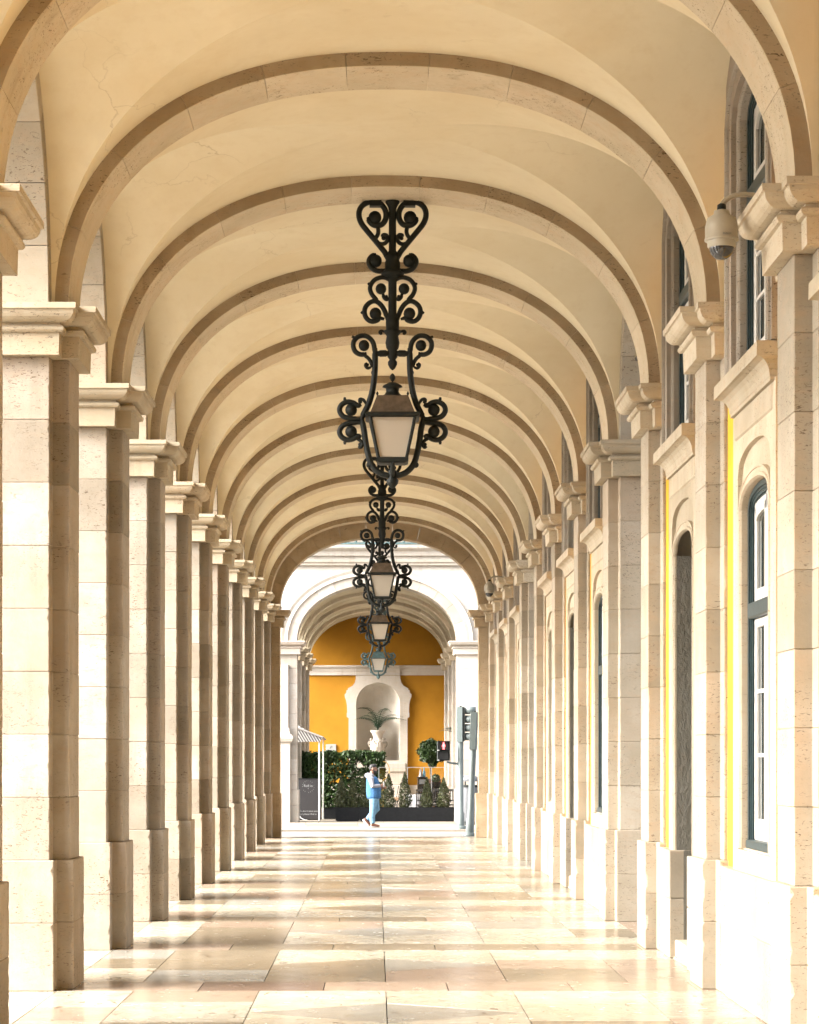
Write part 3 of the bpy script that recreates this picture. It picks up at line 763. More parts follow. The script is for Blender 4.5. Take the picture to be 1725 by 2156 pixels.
MB().box(-120, -9.6, 62.0, 62.2, -.3, 0).build('kerb_run', PAVE, side); MB().box(10.8, 60, 62.0, 62.2, -.3, 0).build('kerb_run', PAVE, side)
rr = random.Random(5); y = 62.203
for row, d in enumerate((1.2, 1.35, 1.3, 1.4, 1.3, 1.5)):
    x = -7.5 + rr.uniform(0, .8)
    while x < 8:
        wd = rr.uniform(1.0, 1.9); MB().box(x + .004, x + wd - .004, y + .004, y + d - .004, -.05, rr.uniform(-.001, .001), .003).build('paving_slab', PAVE, side); x += wd
    y += d
MB().box(-7.6, 9, y, 90, -.05, -.001).build('inner_floor', PAVE, side)

# ------------------------------------------------------------------ far arcade building
FB = thing('far_arcade_building', 'pale arcaded building across the street with ochre end wall', 'building', (0, 0, 0))
FY = 69.3; FX0, FX1 = -2.30, 2.37; FCX, FHA = (FX0 + FX1) / 2, (FX1 - FX0) / 2; FZS, FRB = 5.29, 1.65
# facade sheet with an arched hole
o_ = arc_pts(FHA + .42, FRB + .42, 2.1, 41); mb = MB()
base = [(14, 0.0)] + [(p[0], p[1]) for p in o_] + [(-2.9, 0.0)]; n_ = len(base); ztop = 2.55
base = [(max(-2.9 - FCX, min(x, 14)), z) for x, z in base]
v = [(x, yy, z) for yy in (0, 1.0) for x, z in base] + [(x, yy, ztop) for yy in (0, 1.0) for x, z in base]
f = []
for i in range(n_ - 1): f += [(i, i + 1, 2 * n_ + i + 1, 2 * n_ + i), (n_ + i, n_ + i + 1, 3 * n_ + i + 1, 3 * n_ + i), (i, i + 1, n_ + i + 1, n_ + i)]
mb.add(v, f).build('facade_wall', STONE_WHITE, FB, (FCX, FY + .06, FZS))
for me in voussoirs(FHA, FRB, 2.1, .42, .5, 13, STONE_WHITE): link_mesh('voussoir', me, FB, (FCX, FY + .5, FZS))
# archivolt moulding
a1 = arc_pts(FHA + .28, FRB + .28, 2.1, 41); a2 = arc_pts(FHA + .46, FRB + .46, 2.1, 41); mb = MB()
mb.loft([[(p[0], .02, p[1]) for p in a1], [(p[0], -.05, p[1]) for p in a1], [(p[0] * .5 + q[0] * .5, -.03, p[1] * .5 + q[1] * .5) for p, q in zip(a1, a2)], [(p[0], -.06, p[1]) for p in a2], [(p[0], .08, p[1]) for p in a2]], cap=False, closed=False)
mb.build('archivolt', STONE_WHITE, FB, (FCX, FY, FZS))
for sgn, xi, xo in ((-1, FX0, -2.95), (1, FX1, 14.0)):
    lo, hi = min(xi, xo), max(xi, xo)
    pl = [(lo, 0), (hi, 0), (hi, 1.0), (lo, 1.0)]
    r_ = thing('x', None, None); COL.objects.unlink(r_); bpy.data.objects.remove(r_)
    ncs = 9
    for i in range(ncs):
        z0 = .95 + (4.93 - .95) * i / ncs; z1 = .95 + (4.93 - .95) * (i + 1) / ncs
        MB().box(lo, hi, .0, 1.0, z0 + .002, z1 - .002, .004).build('stone_block', STONE_WHITE, FB, (0, FY, 0))
    MB().box(lo - .05, hi + .05, -.05, 1.05, 0.0, .5, .01).build('plinth_stone', STONE_WHITE, FB, (0, FY, 0))
    MB().box(lo - .05, hi + .05, -.05, 1.05, .503, .95, .01).build('plinth_stone', STONE_WHITE, FB, (0, FY, 0))
    link_mesh('capital', cap_mesh('capital', pl, STONE_WHITE), FB, (0, FY, 4.9), None, (1, 1, 1))
    # flat pilaster with moulded pedestal in front of the outer part
    px = (-2.78, -2.55) if sgn < 0 else (2.86, 3.3)
    MB().box(px[0], px[1], -.14, .0, .9, 4.6, .008).build('pilaster', STONE_WHITE, FB, (0, FY, 0))
    mb = MB(); c_ = [(px[0] - .02, -.2), (px[1] + .02, -.2), (px[1] + .02, -.001), (px[0] - .02, -.001)]
    mb.loft([[(x, y_, z) for x, y_ in offset_poly(c_, o)] for o, z in ((0.03, .0), (.03, 2.3), (.09, 2.36), (.12, 2.45), (.1, 2.53), (.03, 2.58), (0.0, 2.75))]); mb.build('pedestal', STONE_WHITE, FB, (0, FY, 0))
# upper facade: cornices, balustrade
def cornice(z, prof, name='cornice'):
    mb = MB(); mb.loft([[(-14, -p_, z + dz), (14, -p_, z + dz)] for p_, dz in prof], cap=False, closed=False); return mb.build(name, STONE_WHITE, FB, (0, FY, 0))
MB().box(-2.9, 14, .06, 1.0, 7.84, 8.0).build('facade_wall', STONE_WHITE, FB, (0, FY, 0))
cornice(7.50, [(-.06, 0), (.05, .0), (.06, .06), (.1, .09), (.12, .16), (-.06, .17)])
cornice(7.78, [(-.06, 0), (.03, .0), (.06, .12), (.16, .18), (.2, .22), (.22, .3), (-.06, .31)])
MB().box(-2.9, 14, .25, 1.0, 8.0, 14).build('upper_storey', STONE_WHITE, FB, (0, FY, 0))
bal = thing('balustrade', 'dark green iron balustrade above the far facade cornice', 'balustrade', (0, FY - .12, 8.10))
MB().box(-1.35, 1.6, -.04, .04, 0, .06).box(-1.35, 1.6, -.05, .05, .58, .66).build('rail', IRON_PALE, bal)
bme = fixn(MB().lathe([(.03, .06), (.045, .08), (.03, .1), (.06, .2), (.055, .27), (.025, .4), (.03, .5), (.045, .55), (.045, .58)], n=10).mesh('baluster', IRON_PALE))
for i in range(13): link_mesh('baluster', bme, bal, (-1.28 + i * .233, 0, 0))
# inner piers, rings, vaults
FBAY = 4.05
def FYC(k): return FY + .5 + FBAY * k
FKL = make_pier_kit('far', tee(-3.3, FX0 - .13, FX0, .483, .318), tee(-3.34, FX0 - .1, FX0 + .03, .52, .355), STONE_WHITE, STONE_WHITE, STONE_FINE, .95, 4.9, 8)
FKR = make_pier_kit('far', tee(3.3, FX1 + .12, FX1, .5, .318), tee(3.3, FX1 + .08, FX1 - .03, .54, .355), STONE_WHITE, STONE_WHITE, STONE_FINE, .95, 4.9, 8)
FRING = voussoirs(FHA, FRB, 2.1, .24, .345, 11, STONE_FINE)
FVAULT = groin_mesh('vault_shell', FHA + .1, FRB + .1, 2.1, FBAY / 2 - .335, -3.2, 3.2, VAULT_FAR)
FORD = ['first', 'second', 'third', 'fourth']
for k in range(1, 5):
    if k < 4:
        o = thing('stone_pier', FORD[k - 1] + ' inner pier on the left inside the far arcade', 'pier', (0, FYC(k), 0), 'piers inside the far arcade'); build_pier(FKL, o, k)
        o = thing('stone_pilaster', FORD[k - 1] + ' inner pilaster on the right inside the far arcade', 'pilaster', (0, FYC(k), 0), 'pilasters inside the far arcade'); build_pier(FKR, o, k)
        o = thing('transverse_arch', FORD[k - 1] + ' cross arch inside the far arcade', 'arch', (FCX, FYC(k), FZS), 'cross arches inside the far arcade')
        for me in FRING: link_mesh('voussoir', me, o)
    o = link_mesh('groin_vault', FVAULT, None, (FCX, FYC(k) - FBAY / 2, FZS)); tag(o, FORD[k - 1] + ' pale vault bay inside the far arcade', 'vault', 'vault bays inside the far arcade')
MB().box(-3.4, 14, FY + 1.0, 86.6, 7.1, 9).build('upper_floor', STONE_WHITE, FB)
MB().box(2.62, 3.2, FY + .9, 86, 0, 7.1).build('inner_wall', STONE_WHITE, FB)
for k in range(0, 4):
    ymid = FYC(k) + FBAY / 2
    MB().box(-3.3, -2.45, ymid - FBAY / 2 + .4, ymid + FBAY / 2 - .4, 6.5, 7.2).build('side_lintel', STONE_WHITE, FB)
# end wall with niche
WY = 86.0
MB().box(-4, 4, WY + .9, WY + 1.2, 0, 7.4).build('back_wall', DARKROOM, FB)
NX = .08
def niche_wall():
    mb = MB(); hw, zb, zs = .79, 1.79, 3.85; m = 24
    arc = [(NX + hw * math.cos(math.pi * i / m), zs + hw * .97 * math.sin(math.pi * i / m)) for i in range(m + 1)]
    for x0, x1 in ((-3.4, NX - hw), (NX + hw, 3.4)): mb.add([(x0, WY, 0), (x1, WY, 0), (x1, WY, 7.3), (x0, WY, 7.3)], [(0, 1, 2, 3)])
    for i in range(m): mb.add([(arc[i][0], WY, arc[i][1]), (arc[i + 1][0], WY, arc[i + 1][1]), (arc[i + 1][0], WY, 7.3), (arc[i][0], WY, 7.3)], [(0, 1, 2, 3)])
    mb.add([(NX - hw, WY, 0), (NX + hw, WY, 0), (NX + hw, WY, zb), (NX - hw, WY, zb)], [(0, 1, 2, 3)])
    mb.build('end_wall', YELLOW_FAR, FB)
    n = MB(); D = .62
    # half-round niche with quarter-sphere head
    prof = [(NX + hw * math.cos(math.pi * i / m), WY + D * math.sin(math.pi * i / m)) for i in range(m + 1)]
    n.loft([[(x, y_, z) for x, y_ in prof] for z in (zb, 2.5, 3.2, zs)], cap=False, closed=False, smooth=True)
    hd = []
    for j in range(13):
        el = math.pi / 2 * j / 12
        hd.append([(NX + hw * math.cos(el) * math.cos(math.pi * i / m), WY + D * math.cos(el) * math.sin(math.pi * i / m), zs + hw * .97 * math.sin(el)) for i in range(m + 1)])
    n.loft(hd, cap=False, closed=False, smooth=True)
    n.add([(x, y_, zb) for x, y_ in prof], [tuple(range(m + 1))])
    n.build('niche', stone_mat('niche_limestone', (0.56, 0.53, 0.48), (0.49, 0.455, 0.40), 0.2), FB)
niche_wall()
def px2x(c): return (c - 685.4) * .00565
def px2z(c): return (1598 - (1550 + c / 2.156) * .7081) * .0172 + 1.85
# shaped niche surround (outline traced at its real distance, 14 cm deep)
half = [(842, 990), (842, 1010), (848, 1035), (862, 1055), (885, 1068), (893, 1072), (893, 1082), (902, 1084), (903, 1100), (914, 1112), (912, 1130), (904, 1150), (899, 1180), (897, 1225), (900, 1232), (900, 1255), (888, 1262), (888, 1900)]
out_ = [(px2x(c), px2z(d)) for c, d in half]; cx_ = NX
outR = [(x, max(z, 0.0)) for x, z in out_]; outL = [(2 * cx_ - x, z) for x, z in outR]
mb = MB(); hw, zs = .79, 3.85
inn = [(cx_ + hw, 1.79), (cx_ + hw, zs)] + [(cx_ + hw * math.cos(math.pi * i / 24), zs + hw * .97 * math.sin(math.pi * i / 24)) for i in range(1, 24)] + [(cx_ - hw, zs), (cx_ - hw, 1.79)]
# build as half strips: map along parameter
def resample(pts, n):
    p = np.array(pts); d = np.r_[0, np.cumsum(np.hypot(*np.diff(p, axis=0).T))]; s = np.linspace(0, d[-1], n)
    return [(float(np.interp(q, d, p[:, 0])), float(np.interp(q, d, p[:, 1]))) for q in s]
for sg in (1, -1):
    zl = sorted(set([round(z, 4) for x, z in outR] + list(np.linspace(1.79, zs + hw * .97, 26)) + [0.0]), reverse=True)
    zl = [z for z in zl if z <= outR[0][1]]
    def xo(z): 
        pts = sorted([(zz, xx) for xx, zz in outR]); return float(np.interp(z, [p_[0] for p_ in pts], [p_[1] for p_ in pts]))
    def xi(z):
        if z >= zs + hw * .97: return cx_
        if z >= zs: return cx_ + hw * math.sqrt(max(0, 1 - ((z - zs) / (hw * .97)) ** 2))
        return cx_ + hw if z >= 1.79 else cx_
    mr = lambda x: x if sg > 0 else 2 * cx_ - x
    for i in range(len(zl) - 1):
        z1, z0 = zl[i], zl[i + 1]
        e = 1e-5
        q = [(mr(xi(z1 - e)), z1), (mr(xo(z1 - e)), z1), (mr(xo(z0 + e)), z0), (mr(xi(z0 + e)), z0)]
        F = [(x, WY - .13, z) for x, z in q]; B = [(x, WY + .01, z) for x, z in q]
        mb.add(F + B, [(0, 1, 2, 3), (1, 5, 6, 2), (0, 3, 7, 4)])
mb.build('niche_surround', STONE_WHITE, FB)
# entablature band
for x0, x1, pr in ((-3.0, NX - .80, .1), (NX - .80, NX + .80, .2), (NX + .80, 3.0, .1)):
    m2 = MB(); m2.loft([[(x0, WY - pr * a, z), (x1, WY - pr * a, z), (x1, WY + .02, z), (x0, WY + .02, z)] for a, z in ((.6, 4.88), (.62, 5.0), (.7, 5.02), (.8, 5.1), (1.3, 5.16), (1.5, 5.18), (1.5, 5.22), (.3, 5.24))]); m2.build('entablature', STONE_WHITE, FB)
# stepped base below the niche
for z0, z1, pr, hx in ((0, .55, .5, 1.15), (.552, .9, .42, 1.05), (.902, 1.38, .3, .95), (1.382, 1.7, .34, 1.0)):
    MB().box(NX - hx, NX + hx, WY - pr, WY - .132, z0, z1, .015).build('base_block', STONE_WHITE, FB)
MB().box(-3.2, 3.2, WY - .1, WY - .002, 0, .9, .01).build('dado', STONE_WHITE, FB)

# ------------------------------------------------------------------ hanging lanterns
LK = .001354
def lp(o, y): return (o * LK, -(y - 65) * LK)          # offset from axis, picture row -> local x,z
def make_lantern(label, iron, roofm):
    root = thing('hanging_lantern', label, 'lantern', (0, 0, 0), 'iron lanterns hanging in a row along the vault')
    def lath(name, prof, mat=iron, n=16, c=(0, 0)):
        MB().lathe([(r * LK, -(y - 65) * LK) for r, y in prof], (c[0], c[1], 0), n).build(name, mat, root)
    lath('stem', [(r_ * 1.14, z_) for r_, z_ in [(46, 66), (46, 80), (36, 95), (28, 115), (24, 140), (24, 430), (38, 455), (52, 480), (44, 500), (50, 520), (50, 565), (62, 585), (78, 598), (70, 615), (45, 628), (27, 650), (27, 890), (40, 920), (44, 960), (42, 1015), (60, 1022), (52, 1040), (38, 1060), (46, 1110), (40, 1150), (30, 1165), (32, 1215), (20, 1235), (30, 1250), (30, 1270), (18, 1298), (4, 1312)]])
    for sg in (-1, 1):
        def scroll(paths, discs, name='scroll', w=15, fy=1.5):
            w = w * 1.32
            mb = MB()
            for pth in paths:
                ww = w
                if isinstance(pth, tuple): ww, pth = pth[0] * 1.32, pth[1]
                P_ = catmull([(o * LK * sg, 0, -(y - 65) * LK) for o, y in pth], 5)
                m_ = len(P_)
                mb.tube(P_, [ww * LK * (1.0 if 2 < i < m_ - 3 else .8) for i in range(m_)], 8, fy)
            for o, y, r in discs:
                mb.lathe([(.1 * r * LK, -r * .95 * LK), (.6 * r * LK, -r * .8 * LK), (r * LK, -r * .35 * LK), (r * LK, r * .35 * LK), (.6 * r * LK, r * .8 * LK), (.1 * r * LK, r * .95 * LK)], (o * LK * sg, 0, -(y - 65) * LK), 14, 'y')
            return mb.build(name, iron, root)
        scroll([(16, [(30, 500), (55, 445), (95, 395), (140, 340), (190, 280), (225, 235), (244, 190), (246, 145), (228, 105), (190, 78), (145, 68), (100, 78), (65, 110), (48, 150), (50, 195), (72, 232), (105, 246), (140, 240), (168, 215), (176, 185)]),
                (12, [(112, 250), (104, 280), (108, 310), (126, 340), (132, 352)]), (12, [(112, 372), (80, 382), (50, 372), (36, 345), (45, 318), (66, 315), (78, 328)])],
               [(130, 188, 48), (66, 338, 16)])
        MB().box(sg * 125 * LK - .06, sg * 125 * LK + .06, -.05, .05, -.055, .012).build('fixing_plate', iron, root)
        scroll([(15, [(50, 575), (95, 582), (140, 568), (168, 535), (172, 500), (150, 470), (120, 462)])], [(124, 506, 46)])
        scroll([(13, [(22, 650), (45, 632), (85, 628), (130, 645), (158, 680), (165, 715), (150, 755), (125, 785), (112, 805)]), (9, [(158, 680), (172, 676), (178, 668)]),
                (11, [(28, 780), (45, 790), (62, 775), (70, 750)])], [(85, 712, 40), (45, 768, 12)])
        scroll([(14, [(36, 940), (55, 880), (85, 830), (125, 803), (165, 812), (198, 845), (206, 890), (190, 930), (155, 952), (115, 945), (90, 920)]), (9, [(206, 890), (222, 888), (230, 880)]), (10, [(60, 935), (85, 928), (100, 915)])], [(125, 895, 44)])
        scroll([(8, [(55, 1030), (80, 1022), (94, 1028), (92, 1045)])], [(86, 1040, 12)], 'leaf_tip')
        # yoke bars and their scrolls
        scroll([(19, [(28, 1188), (70, 1188), (118, 1190)])], [], 'yoke_bar')
        scroll([(17, [(128, 1150), (128, 1230), (130, 1320), (138, 1400), (152, 1480), (176, 1560), (205, 1620), (228, 1668)]),
                (17, [(228, 1668), (212, 1740), (198, 1840), (180, 1930), (158, 2000), (120, 2050), (70, 2080), (0, 2092)])], [(134, 1330, 24), (150, 1475, 24), (172, 2010, 22)], 'yoke_bar', 17)
        scroll([(14, [(132, 1200), (136, 1130), (158, 1085), (200, 1058), (250, 1064), (284, 1098), (288, 1140), (270, 1178), (232, 1196), (190, 1190)]), (9, [(250, 1064), (280, 1072), (298, 1062)]),
                (11, [(218, 1196), (180, 1222), (158, 1255), (150, 1290)]), (9, [(160, 1290), (185, 1296), (200, 1275), (188, 1258)])], [(210, 1130, 40), (184, 1272, 12)])
        for mz in (1, -1):
            Y_ = lambda y: 1685 + (1685 - y) * (-mz)
            scroll([(15, [(235, Y_(1672)), (310, Y_(1668)), (365, Y_(1650)), (390, Y_(1608)), (376, Y_(1568)), (335, Y_(1545)), (290, Y_(1552)), (258, Y_(1572)), (232, Y_(1562))]),
                    (9, [(335, Y_(1545)), (350, Y_(1530)), (352, Y_(1512))]), (9, [(388, Y_(1610)), (404, Y_(1612))])], [(305, Y_(1605), 44)])
        scroll([(10, [(268, 1815), (240, 1828), (222, 1855), (235, 1880), (252, 1872)])], [(240, 1860, 14)])
        scroll([(9, [(196, 1560), (215, 1530), (240, 1525), (245, 1550)])], [(236, 1545, 13)])
    # fore-and-aft yoke bars
    for sg in (-1, 1):
        mb = MB(); mb.tube(catmull([(0, sg * o * LK, -(y - 65) * LK) for o, y in [(150, 2010), (110, 2060), (40, 2088), (0, 2092)]], 5), 15 * LK, 8, up=(1, 0, 0)); mb.build('yoke_bar', iron, root)
    lath('finial', [(28, 2050), (36, 2075), (30, 2105), (46, 2125), (40, 2150), (22, 2172), (6, 2185)])
    lath('finial', [(6, 1336), (18, 1352), (22, 1370), (14, 1388), (6, 1394), (9, 1404), (30, 1410)], n=10)
    lath('chimney', [(30, 1404), (68, 1425), (76, 1436), (50, 1445), (46, 1470), (58, 1490), (88, 1508), (112, 1515)], n=4 * 5)
    def sq(y, h): z = -(y - 65) * LK; h *= LK; return [(-h, -h, z), (h, -h, z), (h, h, z), (-h, h, z)]
    MB().loft([sq(1512, 112), sq(1520, 116), sq(1636, 160), sq(1642, 164)]).build('lantern_roof', roofm, root)
    MB().loft([sq(1642, 164), sq(1644, 192), sq(1656, 200), sq(1668, 194), sq(1676, 168)]).build('eave', iron, root)
    MB().loft([sq(1964, 104), sq(1968, 116), sq(1992, 116), sq(2004, 90)]).build('base_frame', iron, root)
    for a in range(4):
        ca, sa = math.cos(a * math.pi / 2), math.sin(a * math.pi / 2)
        rot = lambda p: (p[0] * ca - p[1] * sa, p[0] * sa + p[1] * ca, p[2])
        t0, t1 = sq(1676, 163), sq(1966, 102)
        MB().tube([rot(t0[0]), rot(t1[0])], 12 * LK, 6).build('corner_post', iron, root)
        p = [rot((-150 * LK, -160 * LK, -(1680 - 65) * LK)), rot((150 * LK, -160 * LK, -(1680 - 65) * LK)), rot((92 * LK, -99 * LK, -(1962 - 65) * LK)), rot((-92 * LK, -99 * LK, -(1962 - 65) * LK))]
        inn_ = [tuple(Vector(q) * 1.0 - Vector(rot((0, -.006, 0)))) for q in p]
        MB().loft([p, inn_]).build('glass_pane', FROST, root)
        q0, q1 = rot((-114 * LK, -114 * LK, -(1500 - 65) * LK)), None
        MB().lathe([(4 * LK, 0), (10 * LK, 14 * LK), (3 * LK, 30 * LK)], rot((-112 * LK, -112 * LK, -(1515 - 65) * LK)), 8).build('knob', iron, root)
    return root
lanA = make_lantern('nearest and largest hanging iron lantern, under the third arch', IRON, ROOF_BROWN)
ZTOP = ZS + RB
lanB = copy_tree(lanA); lanB['label'] = 'second hanging iron lantern, silhouetted against the end arch opening'
lanC = copy_tree(lanA); lanC['label'] = 'third hanging iron lantern, small and dark before the far ochre wall'
lanA.location = (.166, 23.70, ZTOP - .002); lanB.location = (.116, 43.86, ZTOP - .002)
lanC.location = (.09, 56.12, 7.05); lanC.scale = (.955, .955, .925)
lanD = make_lantern('farthest hanging lantern, pale grey-green, inside the far arcade', IRON_PALE, IRON_PALE)
lanD.location = (.078, FYC(1), 7.02 - .05); lanD.scale = (.985, .985, .92)

# ------------------------------------------------------------------ dome cameras
def dome_camera(label, loc, lean=0):
    root = thing('dome_camera', label, 'security camera', loc, 'dome cameras on the right wall')
    MB().lathe([(.02, .135), (.05, .125), (.055, .10), (.095, .075), (.108, .02), (.108, -.055), (.112, -.06), (.112, -.072), (.09, -.074)], n=28).build('housing', CREAMPLASTIC, root)
    MB().lathe([(.095, -.074), (.093, -.11), (.084, -.118)], n=28).build('lower_ring', CREAMPLASTIC, root)
    MB().lathe([(.082, -.112)] + [(.082 * math.cos(a), -.115 - .082 * math.sin(a)) for a in np.linspace(.05, 1.5, 9)], n=28).build('dome', DARKDOME, root)
    MB().lathe([(.03, .135), (.028, .165), (.012, .175)], n=12).build('neck', IRON, root)
    MB().tube(catmull([(0, 0, .165), (.03, .01, .20), (.09, .02, .232), (.18, .03, .24), (.27, .04, .225), (.33, .05, .19)], 6), .017, 10).build('arm', CREAMPLASTIC, root)
    MB().box(.315, .34, .0, .10, .12, .26, .006).build('wall_plate', CREAMPLASTIC, root)
    text_mesh('lettering', 'BOSCH', .017, BINGREY, root, (.02, -.1085, -.044), (R(88), 0, 0))
    return root
c1 = dome_camera('cream dome camera on a curved arm, at the near right capital', (2.275, 15.62, 5.33))
c2 = copy_tree(c1); c2.location = (2.40, 50.2, 5.47); c2['label'] = 'distant cream dome camera near the end of the right wall'
for o, zz in ((c1, 0), (c2, 0)): pass
fl = thing('floodlight', 'small black floodlight high inside the nearer passage arch', 'floodlight', (2.84, 25.9, 6.30))
MB().box(0, .1, -.12, .12, -.09, .09, .01).build('lamp_body', BLACK, fl); MB().box(.1, .13, -.04, .04, -.14, .14, .005).build('bracket', BLACK, fl)
MB().box(-.006, 0, -.10, .10, -.07, .07).build('lens', PANE, fl)

# ------------------------------------------------------------------ traffic lights
def signal_post(label, x, y, h_head0, h_head1, z0, lean, ped=False, visors=True):
    root = thing('traffic_light', label, 'traffic light', (x, y, z0), 'traffic light posts at the crossing')
    root.rotation_euler = (0, R(lean), 0)
    MB().lathe([(.17, 0), (.17, .07), (.14, .09)], n=20).build('base_plate', GREYGREEN, root)
    MB().lathe([(.10, .09), (.10, .42), (.078, .45), (.076, h_head0 + .4)], n=20).build('pole', GREYGREEN, root)
    mb = MB(); hh = h_head1 - h_head0
    c = [(-.10, -.09), (.04, -.12), (.085, -.06), (.085, .10), (.04, .13), (-.10, .10)]
    mb.loft([[(a, b_, h_head0) for a, b_ in c], [(a, b_, h_head1) for a, b_ in c]]); mb.build('signal_housing', GREYGREEN, root)
    MB().lathe([(.03, h_head1), (.03, h_head1 + .03)], n=10).build('top_cap', IRON, root)
    if visors:
        MB().box(.085, .11, -.13, .13, h_head0 + .02, h_head1 - .01, .008).build('signal_face', IRON, root)
        for i in range(4):
            zc = h_head0 + hh * (i + .5) / 4; m_ = MB(); r_ = .105
            rings = []
            for xx, cut in ((.11, 1.0), (.40, .55)):
                rings.append([(xx - (0 if a > 0 else .18 * (xx > .3) * -math.sin(a)), r_ * math.cos(a), zc + .02 + r_ * math.sin(a)) for a in np.linspace(-1.2, math.pi + 1.2, 20)])
            m_.loft(rings, cap=False, closed=False, smooth=True); o = m_.build('visor', GREYGREEN, root)
            sm_ = o.modifiers.new('thickness', 'SOLIDIFY'); sm_.thickness = .008
            MB().lathe([(.1, 0), (.08, .02), (.01, .03)], (.11, 0, zc), 16, 'x').build('lens', PANE, root)
    return root
t1 = signal_post('grey-green signal post with pedestrian light and four hooded lamps', 2.235, 62.6, 2.3, 3.22, 0.0, 0.0, True)
t2 = signal_post('leaning grey-green signal post beside the right end pier', 2.30, 58.3, 2.13, 3.05, -.05, 2.5, False, False)
# pedestrian head on its arm
def ped_head(root):
    A = MB().tube([(-.07, 0, 1.72), (-.25, 0, 1.74), (-.36, 0, 1.77)], [.035, .03, .03], 10); A.build('arm', GREYGREEN, root)
    MB().box(-.62, -.28, -.06, .12, 1.80, 2.32, .02).build('pedestrian_head', IRON, root)
    for i, z in enumerate((2.195, 1.935)):
        m_ = MB(); a = [(-.585, -.06, z + .10), (-.315, -.06, z + .10), (-.315, -.06, z - .11), (-.585, -.06, z - .11)]
        bq = [(-.60, -.26, z + .125), (-.29, -.26, z + .125), (-.305, -.15, z - .11), (-.59, -.15, z - .11)]
        m_.add(a + bq, [(0, 4, 5, 1), (1, 5, 6, 2), (3, 7, 4, 0), (2, 6, 7, 3)]); o = m_.build('hood', IRON, root); o.modifiers.new('thickness', 'SOLIDIFY').thickness = .008
        MB().box(-.575, -.325, -.072, -.062, z - .10, z + .095, .004).build('lamp_panel', BINGREY, root)
        MB().box(-.61, -.56, -.2, -.10, z - .135, z - .105, .004).build('hood_tip', SIGNWHITE, root)
    f_ = MB(); X, Z = -.45, 2.195
    f_.lathe([(.002, -.006), (.022, -.004), (.022, .004), (.002, .006)], (X, -.08, Z + .07), 12, 'y')
    for poly in ([(-.03, .045), (.03, .045), (.045, -.02), (.03, -.025), (.022, .01), (.022, -.095), (.004, -.095), (.004, -.03), (-.004, -.03), (-.004, -.095), (-.022, -.095), (-.022, .01), (-.03, -.025), (-.045, -.02)],):
        f_.loft([[(X + a, yy, Z + b_) for a, b_ in poly] for yy in (-.086, -.074)])
    f_.build('red_standing_figure', REDLIGHT, root)
ped_head(t1)
MB().lathe([(.0301, -.002), (.03, .0), (.01, .012)], (-.078, 0, 1.0), 10, 'x').build('push_button', SIGNWHITE, t2)

# litter bin at the right, behind the posts
bn = thing('litter_bin', 'grey litter bin with rounded lid behind the signal posts', 'bin', (2.62, 66.5, 0))
MB().lathe([(.21, .10), (.22, .12), (.25, 1.02), (.25, 1.06)], n=20).build('bin_body', BINGREY, bn)
MB().lathe([(.29, 1.22), (.30, 1.26), (.29, 1.32), (.20, 1.37), (.02, 1.39)], n=20).build('lid', BINGREY, bn)
MB().lathe([(.27, 1.06), (.275, 1.08), (.27, 1.12)], n=20).build('rim', IRON, bn)
for a in (.3, 2.4, 4.2): MB().box(.25 * math.cos(a) - .02, .25 * math.cos(a) + .02, .25 * math.sin(a) - .02, .25 * math.sin(a) + .02, 1.1, 1.24).build('lid_post', IRON, bn)
MB().box(.27, .33, -.05, .05, 0, 1.25, .01).build('post', IRON, bn); MB().lathe([(.23, 0), (.23, .09)], n=20).build('foot', IRON, bn)

# ------------------------------------------------------------------ planting
def leaves(centers, size, name, mat, parent=None, normals=None, jit=.5, aspect=.5):
    n = len(centers); c = np.array(centers)
    d = rng.normal(size=(n, 3)); d /= np.linalg.norm(d, axis=1)[:, None]
    e = np.cross(d, rng.normal(size=(n, 3))); e /= np.linalg.norm(e, axis=1)[:, None]
    s = size * rng.uniform(.6, 1.3, n)[:, None]
    v = np.stack([c - d * s, c + e * s * aspect, c + d * s, c - e * s * aspect], 1).reshape(-1, 3)
    f = np.arange(n * 4).reshape(n, 4)
    me = bpy.data.meshes.new(name); me.from_pydata(v.tolist(), [], f.tolist()); me.materials.append(mat)
    return link_mesh(name, me, parent)
def hx(c, Y): return ((800 + c / 2.156) * .7081 - 791.6) * Y / 5000
def hz(c, Y): return (1598 - (1550 + c / 2.156) * .7081) * Y / 5000 + 1.85
